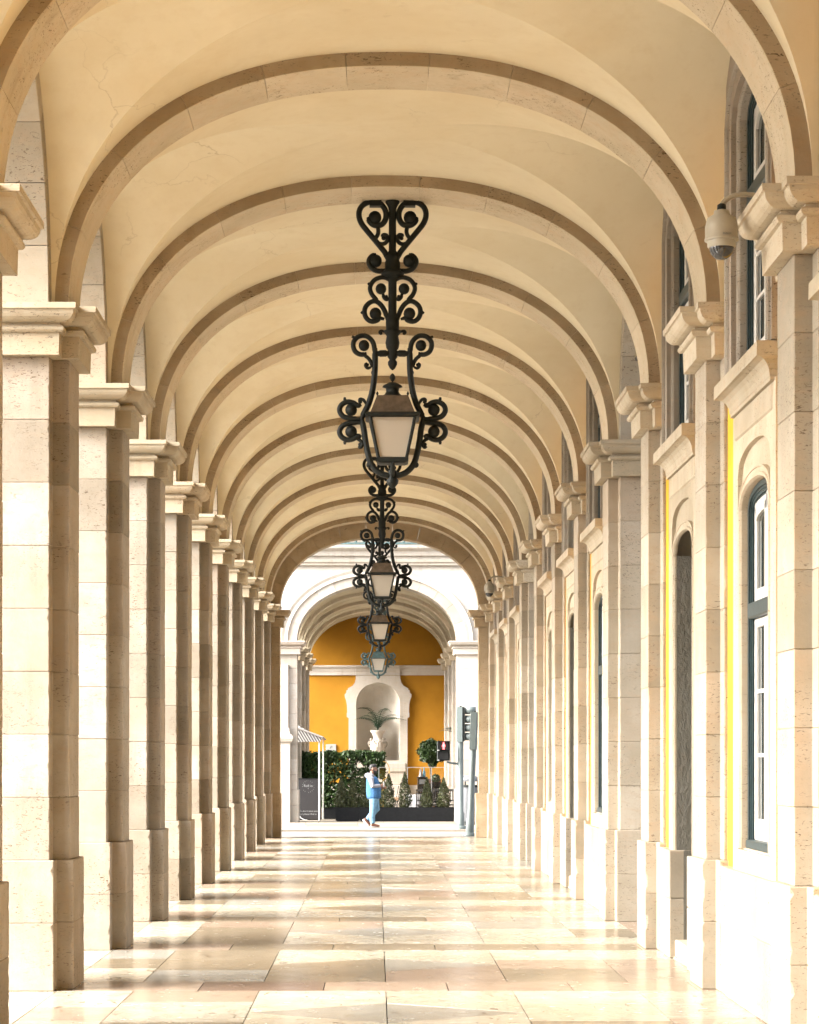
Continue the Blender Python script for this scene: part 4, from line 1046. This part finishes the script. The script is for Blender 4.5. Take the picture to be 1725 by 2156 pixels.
def hedge(label, x0, x1, y0, y1, z0, z1, n, pot, skip=None, bulge=.05):
    root = thing('hedge', label, 'hedge', ((x0 + x1) / 2, (y0 + y1) / 2, 0), 'clipped hedges screening the terrace')
    cx, cy = (x0 + x1) / 2, (y0 + y1) / 2
    p = rng.uniform(size=(n, 3))
    # most leaves near the surface
    face = rng.integers(0, 5, n); dd = np.abs(rng.normal(0, .06, n))
    p[:, 0] = x0 + p[:, 0] * (x1 - x0); p[:, 1] = y0 + p[:, 1] * (y1 - y0); p[:, 2] = z0 + p[:, 2] * (z1 - z0)
    b_ = .5 * np.sin(p[:, 0] * 7.3 + p[:, 2] * 4) * bulge + rng.normal(0, .02, n)
    p[face == 0, 1] = (y0 + dd - b_)[face == 0]; p[face == 1, 2] = (z1 - dd + b_ * 1.2)[face == 1]
    p[face == 2, 0] = (x0 + dd + b_)[face == 2]; p[face == 3, 0] = (x1 - dd + b_)[face == 3]
    if skip is not None: p = p[~skip(p)]
    p[:, 0] -= cx; p[:, 1] -= cy
    leaves(p, .062, 'foliage', LEAF, root)
    m_ = MB(); q = random.Random(int(n))
    for i in range(int((x1 - x0) / .25) + 1):
        xx = x0 - cx + .12 + i * .25
        m_.tube([(xx, 0, pot[1] if pot else 0), (xx + q.uniform(-.05, .05), 0, z0 + .4), (xx + q.uniform(-.1, .1), q.uniform(-.1, .1), z1 - .2)], [.022, .018, .008], 6)
    m_.build('stems', BARK, root)
    if pot:
        MB().box(x0 - cx + .02, x1 - cx - .02, y0 - cy + .02, y1 - cy - .02, 0, pot[1], .015).build('planter_box', CHARCOAL, root)
    return root
HY = 73.0
hedge('tall clipped hedge standing behind the walking man', hx(345, HY), hx(735, HY), HY, HY + .7, .35, hz(1482, HY), 15000, (0, .38), skip=lambda p: (np.sin(p[:, 0] * 5.1 + 1) * np.sin(p[:, 2] * 6.7) > .82))
hedge('short hedge in a black planter beneath the striped awning', hx(212, HY + .6), hx(338, HY + .6), HY + .8, HY + 1.3, .95, hz(1490, HY + .6), 4500, (0, .95))
# planter boxes with young conifers
PY = 70.2
def planter(label, x0, x1):
    root = thing('planter', label, 'planter', ((x0 + x1) / 2, PY + .22, 0), 'low black planters along the terrace')
    hw_ = (x1 - x0) / 2
    m_ = MB()
    m_.box(-hw_, hw_, -.22, -.20, .02, .415); m_.box(-hw_, hw_, .20, .22, .02, .415); m_.box(-hw_, -hw_ + .02, -.198, .198, .02, .415); m_.box(hw_ - .02, hw_, -.198, .198, .02, .415); m_.box(-hw_ + .04, hw_ - .04, -.18, .18, 0, .04)
    m_.build('planter_box', CHARCOAL, root)
    MB().box(-hw_ + .022, hw_ - .022, -.196, .196, .05, .375).build('soil', SOIL, root)
    return root
xa, xb_, xc_ = hx(428, PY), hx(582, PY), hx(1190, PY)
planter('shorter black planter in front of the tall hedge', xa, xb_ - .005)
planter('long black planter under the glass screen', xb_ + .005, xc_)
def conifer(label, cx, z1, r, dens=1500, seed=0):
    root = thing('conifer', label, 'shrub', (cx, PY + .22, .37), 'small clipped conifers in the black planters')
    h = z1 - .37; n = dens
    t_ = rng.uniform(0, 1, n) ** 1.35; prof = np.interp(t_, [0, .08, .25, .6, .88, 1.0], [.55, .9, 1.0, .68, .25, .04])
    ph = rng.uniform(0, 2 * math.pi, n); rad = r * prof * np.sqrt(rng.uniform(.25, 1.05, n)) * (1 + .16 * np.sin(ph * 3 + t_ * 9 + seed))
    c = np.c_[rad * np.cos(ph), rad * np.sin(ph), .03 + t_ * (h + rng.normal(0, .015, n))]
    leaves(c, .036, 'foliage', LEAFCONE, root, aspect=.35)
    MB().tube([(0, 0, -.02), (0.01, 0, h * .5), (0, 0, h * .92)], [.022, .014, .005], 6).build('trunk', BARK, root)
for cxp, top, r_, lab in ((462, 1650, .19, 'leftmost young conifer in the shorter planter'), (538, 1655, .19, 'conifer just left of the planter joint, in the shorter planter'), (612, 1640, .17, 'dim conifer directly behind the walking man'),
                          (768, 1632, .205, 'young conifer just right of the walking man'), (872, 1622, .20, 'tallest young conifer, near the middle of the long planter'),
                          (1014, 1655, .185, 'young conifer in front of the dark cabinet'), (1122, 1655, .205, 'rightmost young conifer at the end of the long planter')):
    conifer(lab, hx(cxp, PY), hz(top, PY), r_, 2200, cxp)
# glass screen
gs = thing('glass_screen', 'clear glass wind screen above the long planter', 'screen', (0, PY + .30, 0))
gx = [hx(705, PY), hx(890, PY), hx(1045, PY), hx(1190, PY)]; zt = hz(1580, PY)
for i in range(3): MB().box(gx[i] + .01, gx[i + 1] - .01, .145, .155, .42, zt).build('glass_panel', SCREEN, gs)
MB().box(gx[0], gx[-1], .14, .16, zt, zt + .014).build('top_rail', SIGNWHITE, gs)
for x in gx: MB().box(x - .009, x + .009, .14, .16, .05, zt - .002).build('edge_post', SIGNWHITE, gs)
# round-headed tree
TY = 79.0; tx, tz = hx(1040, TY), hz(1482, TY)
tr_ = thing('standard_tree', 'round-headed clipped tree on a thin stem, right of the niche', 'tree', (tx, TY, 0))
n = 7000; d = rng.normal(size=(n, 3)); d /= np.linalg.norm(d, axis=1)[:, None]
rad = .41 * rng.uniform(.25, 1.05, n) ** .45 * (1 + .2 * np.sin(d[:, 0] * 5 + 1) * np.sin(d[:, 2] * 6 + 1) + .1 * np.sin(d[:, 0] * 13 + d[:, 1] * 9))
leaves(np.c_[d * rad[:, None] * np.array([1, 1, .98]) + np.array([0, 0, tz])], .05, 'crown', LEAF, tr_)
MB().tube(catmull([(0.0, 0, .4), (.03, 0, .9), (-.02, 0, 1.4), (0, 0, tz - .1)], 5), [.028] * 15 + [.02], 8).build('trunk', BARK, tr_)
MB().lathe([(.2, 0), (.24, .45), (.26, .47), (.22, .47), (.2, .42)], n=20).build('pot', CHARCOAL, tr_)
# palms
def palm(label, loc, base_z, n, length, seed, pot=None, spread=1.0, stem=0.0):
    root = thing('palm', label, 'palm', loc, 'potted palms of the far arcade'); q = random.Random(seed)
    for i in range(n):
        a = 2 * math.pi * i / n + q.uniform(-.3, .3); L = length * q.uniform(.75, 1.1); lift = q.uniform(.55, 1.15); m_ = MB(); pts = []
        for j in range(11):
            u = j / 10; rr_ = L * spread * (.15 * u + .75 * u * u * (1.1 if lift < .8 else .8)); zz = base_z + stem + L * lift * (u - .62 * u ** 2.6)
            pts.append(Vector((rr_ * math.cos(a), rr_ * math.sin(a), zz)))
        m_.tube(pts, [.012 * (1 - .8 * j / 10) for j in range(11)], 5)
        for j in range(2, 11):
            tg = (pts[j] - pts[j - 1]).normalized(); sd_ = tg.cross(Vector((0, 0, 1)))
            if sd_.length < .01: continue
            sd_.normalize()
            for half_ in (0, .5):
                pb = pts[j - 1].lerp(pts[j], half_ + .25)
                for s_ in (-1, 1):
                    ll = min(.24, L * .24) * math.sin(math.pi * min(.95, (j / 11) * .85 + .12)); tip = pb + sd_ * s_ * ll * .8 + tg * ll * .6 + Vector((0, 0, -.30 * ll)); wv = tg * .008
                    m_.add([pb - wv, pb + wv, (pb + tip) / 2 + wv * 1.2, tip, (pb + tip) / 2 - wv * 1.2], [(0, 1, 2, 3, 4)])
        m_.build('frond', LEAFPALM, root, fix=False)
    if stem: MB().tube([(0, 0, base_z - .02), (0, 0, base_z + stem * .5), (0, 0, base_z + stem)], .03, 8).build('trunk', BARK, root)
    if pot: MB().lathe([(.18, 0), (.22, .5), (.24, pot), (.2, pot), (.18, pot - .05)], n=18).build('pot', CHARCOAL, root)
    return root
palm('palm with arching fronds growing from the niche urn', (px2x(698), WY + .02, 0), 2.86, 15, 1.75, 4, None, .72)
palm('palm half hidden at the left edge of the far arcade', (-2.72, 76.5, 0), .55, 9, .75, 9, .55, 1.0, 2.05)
palm('palm tip showing past the right side of the far arcade', (2.64, 77.5, 0), .55, 9, .75, 12, .55, 1.0, 2.05)
# urn in the niche
ur = thing('stone_urn', 'carved pale stone urn standing in the niche', 'urn', (px2x(698), WY + .02, 1.792))
MB().lathe([(.19, 0), (.19, .05), (.14, .08), (.10, .14), (.11, .19), (.17, .24), (.26, .36), (.285, .50), (.28, .62), (.25, .70), (.20, .74), (.165, .80), (.17, .86), (.21, .98), (.27, 1.05), (.275, 1.09), (.24, 1.09), (.17, .95)], n=28).build('body', STONE_WHITE, ur)
m_ = MB()
for i in range(10):
    a = 2 * math.pi * i / 10
    m_.tube(catmull([(.275 * math.cos(a + u * .35), .275 * math.sin(a + u * .35), .62 - .18 * math.sin(math.pi * u)) for u in np.linspace(0, 1.7, 6)], 3), .018, 6)
    m_.sphere((.275 * math.cos(a), .275 * math.sin(a), .63), .035, 8, 5)
for i in range(14):
    a = 2 * math.pi * i / 14; m_.tube([(.11 * math.cos(a), .11 * math.sin(a), .2), (.2 * math.cos(a), .2 * math.sin(a), .27), (.275 * math.cos(a), .275 * math.sin(a), .38)], [.012, .03, .01], 6)
m_.build('carving', STONE_WHITE, ur)
m_ = MB()
for s_ in (-1, 1): m_.tube(catmull([(s_ * .25, 0, .70), (s_ * .33, 0, .66), (s_ * .34, 0, .56), (s_ * .28, 0, .48)], 5), .022, 8)
m_.build('handles', STONE_WHITE, ur)
# ------------------------------------------------------------------ terrace and stall
SY = 71.6
sx0, sx1 = hx(190, SY), hx(335, SY)
st = thing('stall_counter', 'black stall counter board with white round lettering', 'stall', ((sx0 + sx1) / 2, SY, 0))
sw = (sx1 - sx0) / 2
MB().box(-sw, sw, 0, .55, .03, 1.24, .006).build('counter', plain('stall_black', (0.014, 0.0125, 0.0135), .6, 0, .08), st)
MB().box(-sw + .02, sw - .02, .02, .53, 0, .03).build('foot', BLACK, st)
MB().box(-sw - .0, sw + .0, -.01, .56, 1.242, 1.262, .004).build('worktop', CHARCOAL, st)
text_mesh('lettering', 'Roll in', .105, SIGNTEXT, st, (-.05, -.004, 1.035)); text_mesh('lettering', 'We don\u2019t have seats', .075, SIGNTEXT, st, (-.05, -.004, .275), shear=.3); text_mesh('lettering', 'but please Roll in', .075, SIGNTEXT, st, (-.06, -.004, .185), shear=.3)
text_mesh('lettering', 'Y', .06, SIGNTEXT, st, (-.05, -.004, .955))
rr = .175; word = 'BARQUINHOS \u2022 LISBOA \u2022 '
for i, ch in enumerate('MARQUISE ' + 'LISBOA ' + 'DE '):
    a = math.pi * 1.0 - 2 * math.pi * i / 19
    if ch != ' ': text_mesh('lettering', ch, .036, SIGNTEXT, st, (-.05 + rr * math.cos(a), -.004, 1.015 + rr * math.sin(a)), (R(90), -(a - math.pi / 2), 0))
cb = MB(); cb.tube(catmull([(-sw - .06, -.02, .42), (-sw + .03, -.06, .16), (-sw + .08, -.12, .07), (-sw + .19, -.2, .02), (-sw + .27, -.22, .02)], 6), .012, 6)
o = cb.build('power_cable', SIGNWHITE, None, (st.location.x, SY, 0)); tag(o, 'white cable trailing on the pavement beside the stall counter', 'cable')
aw = thing('awning', 'grey and white striped awning on white posts above the stall', 'awning', (0, SY + .05, 0))
az0, az1 = hz(1402, SY), hz(1340, SY); ax0, ax1 = hx(120, SY), hx(352, SY)
m_ = MB()
m_.loft([[(ax0, -.25, az0 + .04), (ax1 - .06, -.25, az0 + .03), (ax1, 1.0, az0 - .0), (ax0, 1.2, az1 + .3)], [(ax0, -.25, az0 + .05), (ax1 - .06, -.25, az0 + .04), (ax1, 1.0, az0 + .01), (ax0, 1.2, az1 + .31)]])
m_.add([(ax0, -.26, az1 + .17), (ax1 - .02, -.26, az0 + .06), (ax1 - .10, -.26, az0 - .06), (ax0, -.26, az0 - .06)], [(0, 1, 2, 3)])
o = m_.build('canopy', AWNING, aw)
MB().tube([(ax0, -.27, az1 + .18), (ax1 - .02, -.27, az0 + .07)], .035, 6).tube([(ax1 - .02, -.27, az0 + .07), (ax1 + .02, .9, az0 + .02)], .03, 6).build('front_bar', plain('awning_bar', (.22, .2, .19), .7), aw)
MB().box(sx1 - .08, sx1 - .035, -.2, -.155, 0, az0 + .02, .004).build('post', WHITEPAINT, aw)
MB().box(sx1 + .02, sx1 + .06, .8, .84, 0, az0, .004).build('post', WHITEPAINT, aw)
MB().box(ax0, ax0 + .04, .8, .84, 0, az1 + .2, .004).build('post', WHITEPAINT, aw)
# plaque on the ochre wall
pq = thing('wall_plaque', 'pale grey plaque with dark lettering on the ochre wall', 'sign', (px2x(398), WY - .03, px2z(1463)))
MB().box(-.185, .185, -.02, .02, -.19, .19, .004).build('board', SIGNWHITE, pq)
text_mesh('lettering', 'PESTANA', .068, SIGNDARK, pq, (0, -.022, -.05)); text_mesh('lettering', 'P', .13, SIGNDARK, pq, (.0, -.022, .07), shear=.2); text_mesh('lettering', 'ı', .13, SIGNDARK, pq, (-.035, -.022, .06), shear=.2)
# dark cabinet with bottles
CY = 76.0
cbx = hx(985, CY); cz = hz(1645, CY)
cab = thing('serving_cabinet', 'dark grey serving cabinet behind the glass screen', 'cabinet', (cbx, CY, 0))
MB().box(-.16, .14, 0, .4, 0, cz, .01).build('carcass', CHARCOAL, cab); MB().box(-.18, .16, -.02, .42, cz, cz + .03, .006).build('top', CHARCOAL, cab)
MB().box(-.1, .1, -.012, 0, cz - .2, cz - .05, .004).build('door_panel', BINGREY, cab)
b1 = thing('bottle', 'blue bottle standing on the dark cabinet', 'bottle', (cbx + .05, CY + .15, cz + .03)); MB().lathe([(.045, 0), (.05, .02), (.05, .16), (.02, .2), (.018, .27), (.02, .28)], n=14).build('glass', BOTBLUE, b1); MB().lathe([(.021, .28), (.021, .30)], n=10).build('cap', BOTBLUE, b1)
b2 = thing('napkin_stand', 'white folded napkin beside the blue bottle', 'napkin', (cbx - .06, CY + .12, cz + .03)); MB().lathe([(.07, 0), (.05, .07), (.03, .16), (.035, .2), (.01, .26)], n=9).build('cloth', CLOTH, b2)
# brown sideboard and parlour chairs, tables
sb = thing('sideboard', 'brown wooden sideboard deep in the terrace', 'sideboard', (hx(1045, 78), 78, 0)); MB().box(-.3, .3, 0, .4, .1, 1.16, .01).build('carcass', WOODBR, sb)
MB().box(-.32, .32, -.02, .42, 1.16, 1.2, .006).build('top', WOODBR, sb); MB().box(-.27, -.01, -.012, 0, .2, 1.05, .005).box(.01, .27, -.012, 0, .2, 1.05, .005).build('doors', CHARCOAL, sb)
for s_ in (-1, 1): MB().box(s_ * .26 - .02, s_ * .26 + .02, .02, .06, 0, .1).build('leg', BLACK, sb)
def chair(label, x, y, rz):
    root = thing('dining_chair', label, 'chair', (x, y, 0), 'black dining chairs behind the planter', rz)
    MB().box(-.21, .21, -.2, .22, .43, .46, .008).build('seat', BLACK, root)
    for a in (-.19, .19):
        for b_ in (-.18, .19): MB().box(a - .017, a + .017, b_ - .017, b_ + .017, 0, .93 if b_ > 0 else .43).build('leg', BLACK, root)
    MB().box(-.19, .19, .175, .205, .86, .93, .006).build('top_rail', BLACK, root); MB().box(-.19, .19, .18, .2, .56, .6).build('lower_rail', BLACK, root)
    for i in range(5): MB().box(-.14 + i * .07 - .012, -.14 + i * .07 + .012, .183, .197, .6, .86).build('back_slat', BLACK, root)
chair('black slatted chair beside the white clothed table', hx(985, 72.6), 72.6, R(180)); chair('black slatted chair between two young conifers', hx(1068, 72.9), 72.9, R(180)); chair('black slatted chair at the right end of the planter', hx(1162, 72.6), 72.6, R(180))
tb = thing('dining_table', 'small round table behind the long planter', 'table', (hx(955, 72.8), 73.1, 0)); MB().lathe([(.33, .72), (.34, .735), (.33, .75)], n=24).build('tabletop', BLACK, tb); MB().lathe([(.2, 0), (.18, .03), (.03, .06), (.03, .72)], n=14).build('pedestal_leg', BLACK, tb)
cl = MB(); rings = []
for r_, z in ((.02, .757), (.34, .757), (.36, .74), (.37, .6), (.40, .36), (.42, .22)):
    rings.append([(r_ * (1 + (.09 * math.sin(a * 7) if z < .7 else 0)) * math.cos(a), r_ * (1 + (.09 * math.sin(a * 7) if z < .7 else 0)) * math.sin(a), z + (.05 * math.sin(a * 4) if z < .3 else 0)) for a in np.linspace(0, 2 * math.pi, 57)[:-1]])
cl.loft(rings, cap=False, smooth=True); o = cl.build('tablecloth', CLOTH, None, tuple(tb.location)); tag(o, 'pale grey cloth hanging off the small round table', 'tablecloth')
bl = thing('bench', 'low cream bench at the right end of the terrace', 'bench', (hx(1130, 74.5), 74.5, 0)); MB().box(-.42, .42, 0, .4, .38, .46, .01).build('seat', CLOTH, bl)
for s_ in (-1, 1): MB().box(s_ * .36 - .03, s_ * .36 + .03, .04, .36, 0, .38).build('leg', WOODBR, bl)
sh = thing('potted_shrub', 'small dark round shrub behind the black chairs', 'shrub', (hx(1068, 77), 76.6, 0))
d = rng.normal(size=(900, 3)); d /= np.linalg.norm(d, axis=1)[:, None]; leaves(d * .14 * rng.uniform(.5, 1, (900, 1)) + np.array([0, 0, 1.22]), .035, 'foliage', LEAF, sh)
MB().lathe([(.13, 0), (.16, 1.08), (.17, 1.1), (.1, 1.1)], n=14).build('pot', CHARCOAL, sh); MB().tube([(0, 0, 1.05), (0, 0, 1.2)], .02, 6).build('stem', BARK, sh)
# gold hoop by the hedge, folded slats
hp = thing('gold_hoop', 'thin gold hoop arching beside the hedge', 'hoop', (hx(733, 72.4), 72.5, 0))
MB().tube([(.19 * math.cos(a), 0, 1.50 + .27 * math.sin(a)) for a in np.linspace(-1.57, 1.6, 24)], .013, 8).build('ring', GOLD, hp); MB().tube([(0, 0, 0), (0, 0, 1.23)], .013, 8).build('stand', GOLD, hp); MB().lathe([(.16, 0), (.16, .02)], n=18).build('base', GOLD, hp)
fs = thing('folding_stand', 'folded dark slatted stand leaning between two conifers', 'stand', (hx(818, 71.6), 71.6, 0))
for i, (xa_, xb2) in enumerate(((-.03, .07), (.02, .125))): MB().tube([(xa_ - .10, 0, 0.02), (xb2, .1, hz(1695, 71.6))], .014, 6).build('slat', BLACK, fs)
MB().box(-.10, .06, -.02, .02, hz(1790, 71.6), hz(1770, 71.6), .006).build('wooden_hinge', plain('pale_wood', (.4, .24, .14), .6), fs); MB().tube([(0, 0, hz(1785, 71.6)), (.09, .04, .02)], .012, 6).build('leg', BLACK, fs)

# ------------------------------------------------------------------ walking man
MK = .001571
def mp(x, y, d=0.0): return Vector(((x - 290) * MK, d, (1275 - y) * MK))
def blob(parts, name, mat, parent, vox=.012, smooth=6, sub=False):
    """one continuous skin: overlapping tapered tubes / ellipsoids fused by a voxel remesh"""
    mb = MB()
    for p_ in parts:
        if p_[0] == 't': mb.tube([Vector(q) for q in p_[1]], p_[2], 14, p_[3] if len(p_) > 3 else 1.0, True)
        else: mb.sphere(p_[1], 1.0, 18, 12, p_[2])
    me = fixn(mb.mesh(name, mat)); o = link_mesh(name, me, parent)
    r_ = o.modifiers.new('fuse', 'REMESH'); r_.mode = 'VOXEL'; r_.voxel_size = vox; r_.use_smooth_shade = True
    s_ = o.modifiers.new('soft', 'SMOOTH'); s_.iterations = smooth; s_.factor = .5
    dg = bpy.context.evaluated_depsgraph_get(); me2 = bpy.data.meshes.new_from_object(o.evaluated_get(dg)); me2.name = name
    o.modifiers.clear(); o.data = me2; bpy.data.meshes.remove(me)
    if not me2.materials: me2.materials.append(mat)
    return o
man = thing('person', 'bearded man in denim vest and light jeans walking to the right', 'person', (-.072, 63.8, 0))
# joints (x forward = +X, camera on -Y side: his right side)
HIPN, KNEN, ANKN = mp(300, 740, -.09), mp(283, 985, -.10), mp(283, 1195, -.08)
HIPF, KNEF, ANKF = mp(308, 740, .09), mp(350, 960, .08), mp(190, 1135, .07)
SHN, ELN, WRN = mp(252, 440, -.21), mp(282, 560, -.25), mp(415, 555, -.17)
SHF, ELF, WRF = mp(262, 440, .20), mp(300, 575, .23), mp(440, 590, .10)
NECK, HEADC = mp(268, 345, 0), mp(290, 268, 0)
parts = [('t', [HIPN + Vector((0, .05, .06)), HIPN, KNEN, (KNEN + ANKN) / 2 + Vector((-.02, 0, 0)), ANKN], [.10, .098, .062, .06, .042]),
         ('t', [HIPF + Vector((0, -.05, .06)), HIPF, KNEF, (KNEF + ANKF) / 2 + Vector((-.02, 0, -.02)), ANKF], [.10, .098, .062, .06, .042]),
         ('t', [ANKN + Vector((-.04, 0, -.06)), ANKN + Vector((.06, 0, -.075)), ANKN + Vector((.16, 0, -.09))], [.045, .042, .03]),
         ('t', [ANKF + Vector((-.05, 0, -.02)), ANKF + Vector((.02, 0, -.10)), ANKF + Vector((.07, 0, -.17))], [.045, .042, .03]),
         ('t', [mp(296, 760), mp(296, 680), mp(292, 600), mp(280, 500), mp(266, 420), mp(264, 375)], [.15, .165, .165, .155, .12, .07], 1.25),
         ('t', [SHN + Vector((0, .08, .02)), SHN, ELN, WRN], [.06, .062, .046, .03]), ('t', [SHF + Vector((0, -.08, .02)), SHF, ELF, WRF], [.06, .062, .046, .03]),
         ('t', [mp(264, 385), NECK, mp(280, 310)], [.065, .06, .06]),
         ('s', HEADC + Vector((-.006, 0, .015)), (.098, .078, .112)), ('s', HEADC + Vector((.035, 0, -.055)), (.062, .06, .07)),
         ('t', [HEADC + Vector((.085, -.004, .02)), HEADC + Vector((.108, -.006, -.02)), HEADC + Vector((.092, -.005, -.035))], [.010, .017, .012]),
         ('s', HEADC + Vector((-.01, -.08, -.005)), (.02, .010, .032)), ('s', HEADC + Vector((-.01, .08, -.005)), (.02, .010, .032)),
         ('s', HEADC + Vector((.086, 0, .03)), (.014, .05, .012)), ('s', HEADC + Vector((.082, 0, -.058)), (.014, .028, .012))]
def hand(W, dirn, side, curl):
    d_ = Vector(dirn).normalized(); up_ = Vector((0, 0, 1)); lat = d_.cross(up_).normalized() * side
    upv = lat.cross(d_) * side
    palm_ = W + d_ * .05
    out = [('t', [W - d_ * .02, W + d_ * .03, W + d_ * .085], [.028, .036, .034], .6)]
    for i, (off, L_) in enumerate(((.028, .068), (.010, .078), (-.009, .072), (-.026, .056))):
        b_ = W + d_ * .08 + up_ * off
        p1 = b_ + d_ * L_ * .45; p2 = p1 + (d_ * (1 - curl) + lat * -curl * 1.0) * L_ * .35; p3 = p2 + (d_ * (.3 - curl) + lat * -1.0 * curl) * L_ * .3
        out.append(('t', [W + d_ * .05 + up_ * off * .8, b_, p1, p2, p3], [.010, .0098, .0095, .0088, .0075]))
    tb_ = W + d_ * .025 + up_ * .025
    out.append(('t', [tb_, tb_ + d_ * .025 + up_ * .022 - lat * .008, tb_ + d_ * .055 + up_ * .03 - lat * .018], [.014, .0115, .009]))
    return out
parts += hand(WRN, (.9, .35, .15), -1, .6) + hand(WRF, (.9, -.3, .0), 1, .5)
body = blob(parts, 'body', SKIN, man, .009, 4)
# clothes
jeans = blob([('t', [HIPN + Vector((0, .05, .08)), HIPN, KNEN, (KNEN + ANKN) / 2 + Vector((-.018, 0, 0)), ANKN + Vector((0, 0, -.005))], [.122, .12, .088, .08, .066]),
              ('t', [HIPF + Vector((0, -.05, .08)), HIPF, KNEF, (KNEF + ANKF) / 2 + Vector((-.02, 0, -.02)), ANKF], [.122, .12, .088, .08, .064]),
              ('t', [mp(298, 800), mp(296, 740), mp(294, 680)], [.12, .165, .17], 1.15)], 'jeans', JEANS, man, .012, 4)
sleeves = blob([('t', [SHN + Vector((0, .06, .02)), SHN, ELN + Vector((-.005, 0, 0)), WRN - Vector((.01, 0, 0))], [.078, .084, .068, .046]),
                ('t', [SHF + Vector((0, -.06, .02)), SHF, ELF, WRF - Vector((.01, 0, 0))], [.078, .084, .068, .046])], 'sleeves', SLEEVE, man, .011, 4)
vest = blob([('t', [mp(300, 778), mp(300, 745), mp(298, 680), mp(294, 600), mp(281, 500), mp(268, 430), mp(266, 395)], [.175, .196, .202, .2, .178, .15, .09], 1.18)], 'denim_vest', DENIM, man, .012, 3)
hood = blob([('t', [mp(205, 345, -.09), mp(192, 375, -.05), mp(188, 385, 0), mp(192, 375, .05), mp(205, 345, .09)], [.04, .06, .075, .06, .04]), ('t', [mp(225, 360, -.1), mp(268, 375, -.11), mp(312, 400, -.06)], [.05, .045, .025]), ('t', [mp(225, 360, .1), mp(268, 375, .11), mp(312, 400, .06)], [.05, .045, .025]),
             ('s', mp(205, 400, 0), (.05, .12, .075))], 'hood', SLEEVE, man, .012, 4)
hair = blob([('s', HEADC + Vector((-.012, 0, .045)), (.098, .079, .088)), ('s', HEADC + Vector((.02, 0, .095)), (.075, .06, .04)), ('s', HEADC + Vector((-.045, 0, .0)), (.065, .074, .07))], 'hair', HAIR, man, .010, 3)
beard = blob([('s', HEADC + Vector((.052, 0, -.092)), (.058, .055, .06)), ('t', [HEADC + Vector((.0, -.076, -.02)), HEADC + Vector((.02, -.07, -.06)), HEADC + Vector((.06, -.045, -.09))], [.012, .022, .03]), ('t', [HEADC + Vector((.0, .076, -.02)), HEADC + Vector((.02, .07, -.06)), HEADC + Vector((.06, .045, -.09))], [.012, .022, .03]), ('t', [HEADC + Vector((.085, -.03, -.045)), HEADC + Vector((.1, 0, -.042)), HEADC + Vector((.085, .03, -.045))], .009)], 'beard', HAIR, man, .008, 3)
m_ = MB()
for s_ in (-1, 1):
    m_.sphere(HEADC + Vector((.083, s_ * .032, .012)), .010, 10, 6); m_.tube([HEADC + Vector((.088, s_ * .015, .036)), HEADC + Vector((.082, s_ * .05, .036))], .006, 6)
m_.build('eyes_and_brows', HAIR, man)
def shoe(pts, rads, sole, name='shoe'):
    s_ = blob([('t', pts, rads, 1.0)], name, SHOEBR, man, .009, 3)
    blob([('t', sole, [.036, .042, .036], 1.0)], 'sole', SHOEWH, s_, .009, 2)
    return s_
A = ANKN; g0 = Vector((A.x, A.y, .0))
shoe([g0 + Vector((-.04, 0, .085)), g0 + Vector((.0, 0, .075)), g0 + Vector((.08, 0, .055)), g0 + Vector((.155, 0, .043)), g0 + Vector((.185, 0, .038))], [.05, .054, .048, .042, .028],
     [g0 + Vector((-.055, 0, .036)), g0 + Vector((.06, 0, .036)), g0 + Vector((.18, 0, .034))])
B0 = mp(128, 1130, .07)
shoe([B0 + Vector((.04, 0, .03)), B0 + Vector((.06, 0, -.02)), B0 + Vector((.105, 0, -.08)), B0 + Vector((.14, 0, -.125)), B0 + Vector((.155, 0, -.15))], [.05, .052, .046, .042, .028],
     [B0 + Vector((-.015, 0, .0)), B0 + Vector((.05, 0, -.085)), B0 + Vector((.135, 0, -.178))])
ph = thing('water_bottle', 'small pale bottle held in the walking man’s hand', 'bottle', tuple(man.location + WRN + Vector((.085, .03, -.03))))
MB().lathe([(.024, 0), (.026, .01), (.026, .10), (.012, .125), (.012, .15)], n=12).build('bottle_body', SIGNWHITE, ph)
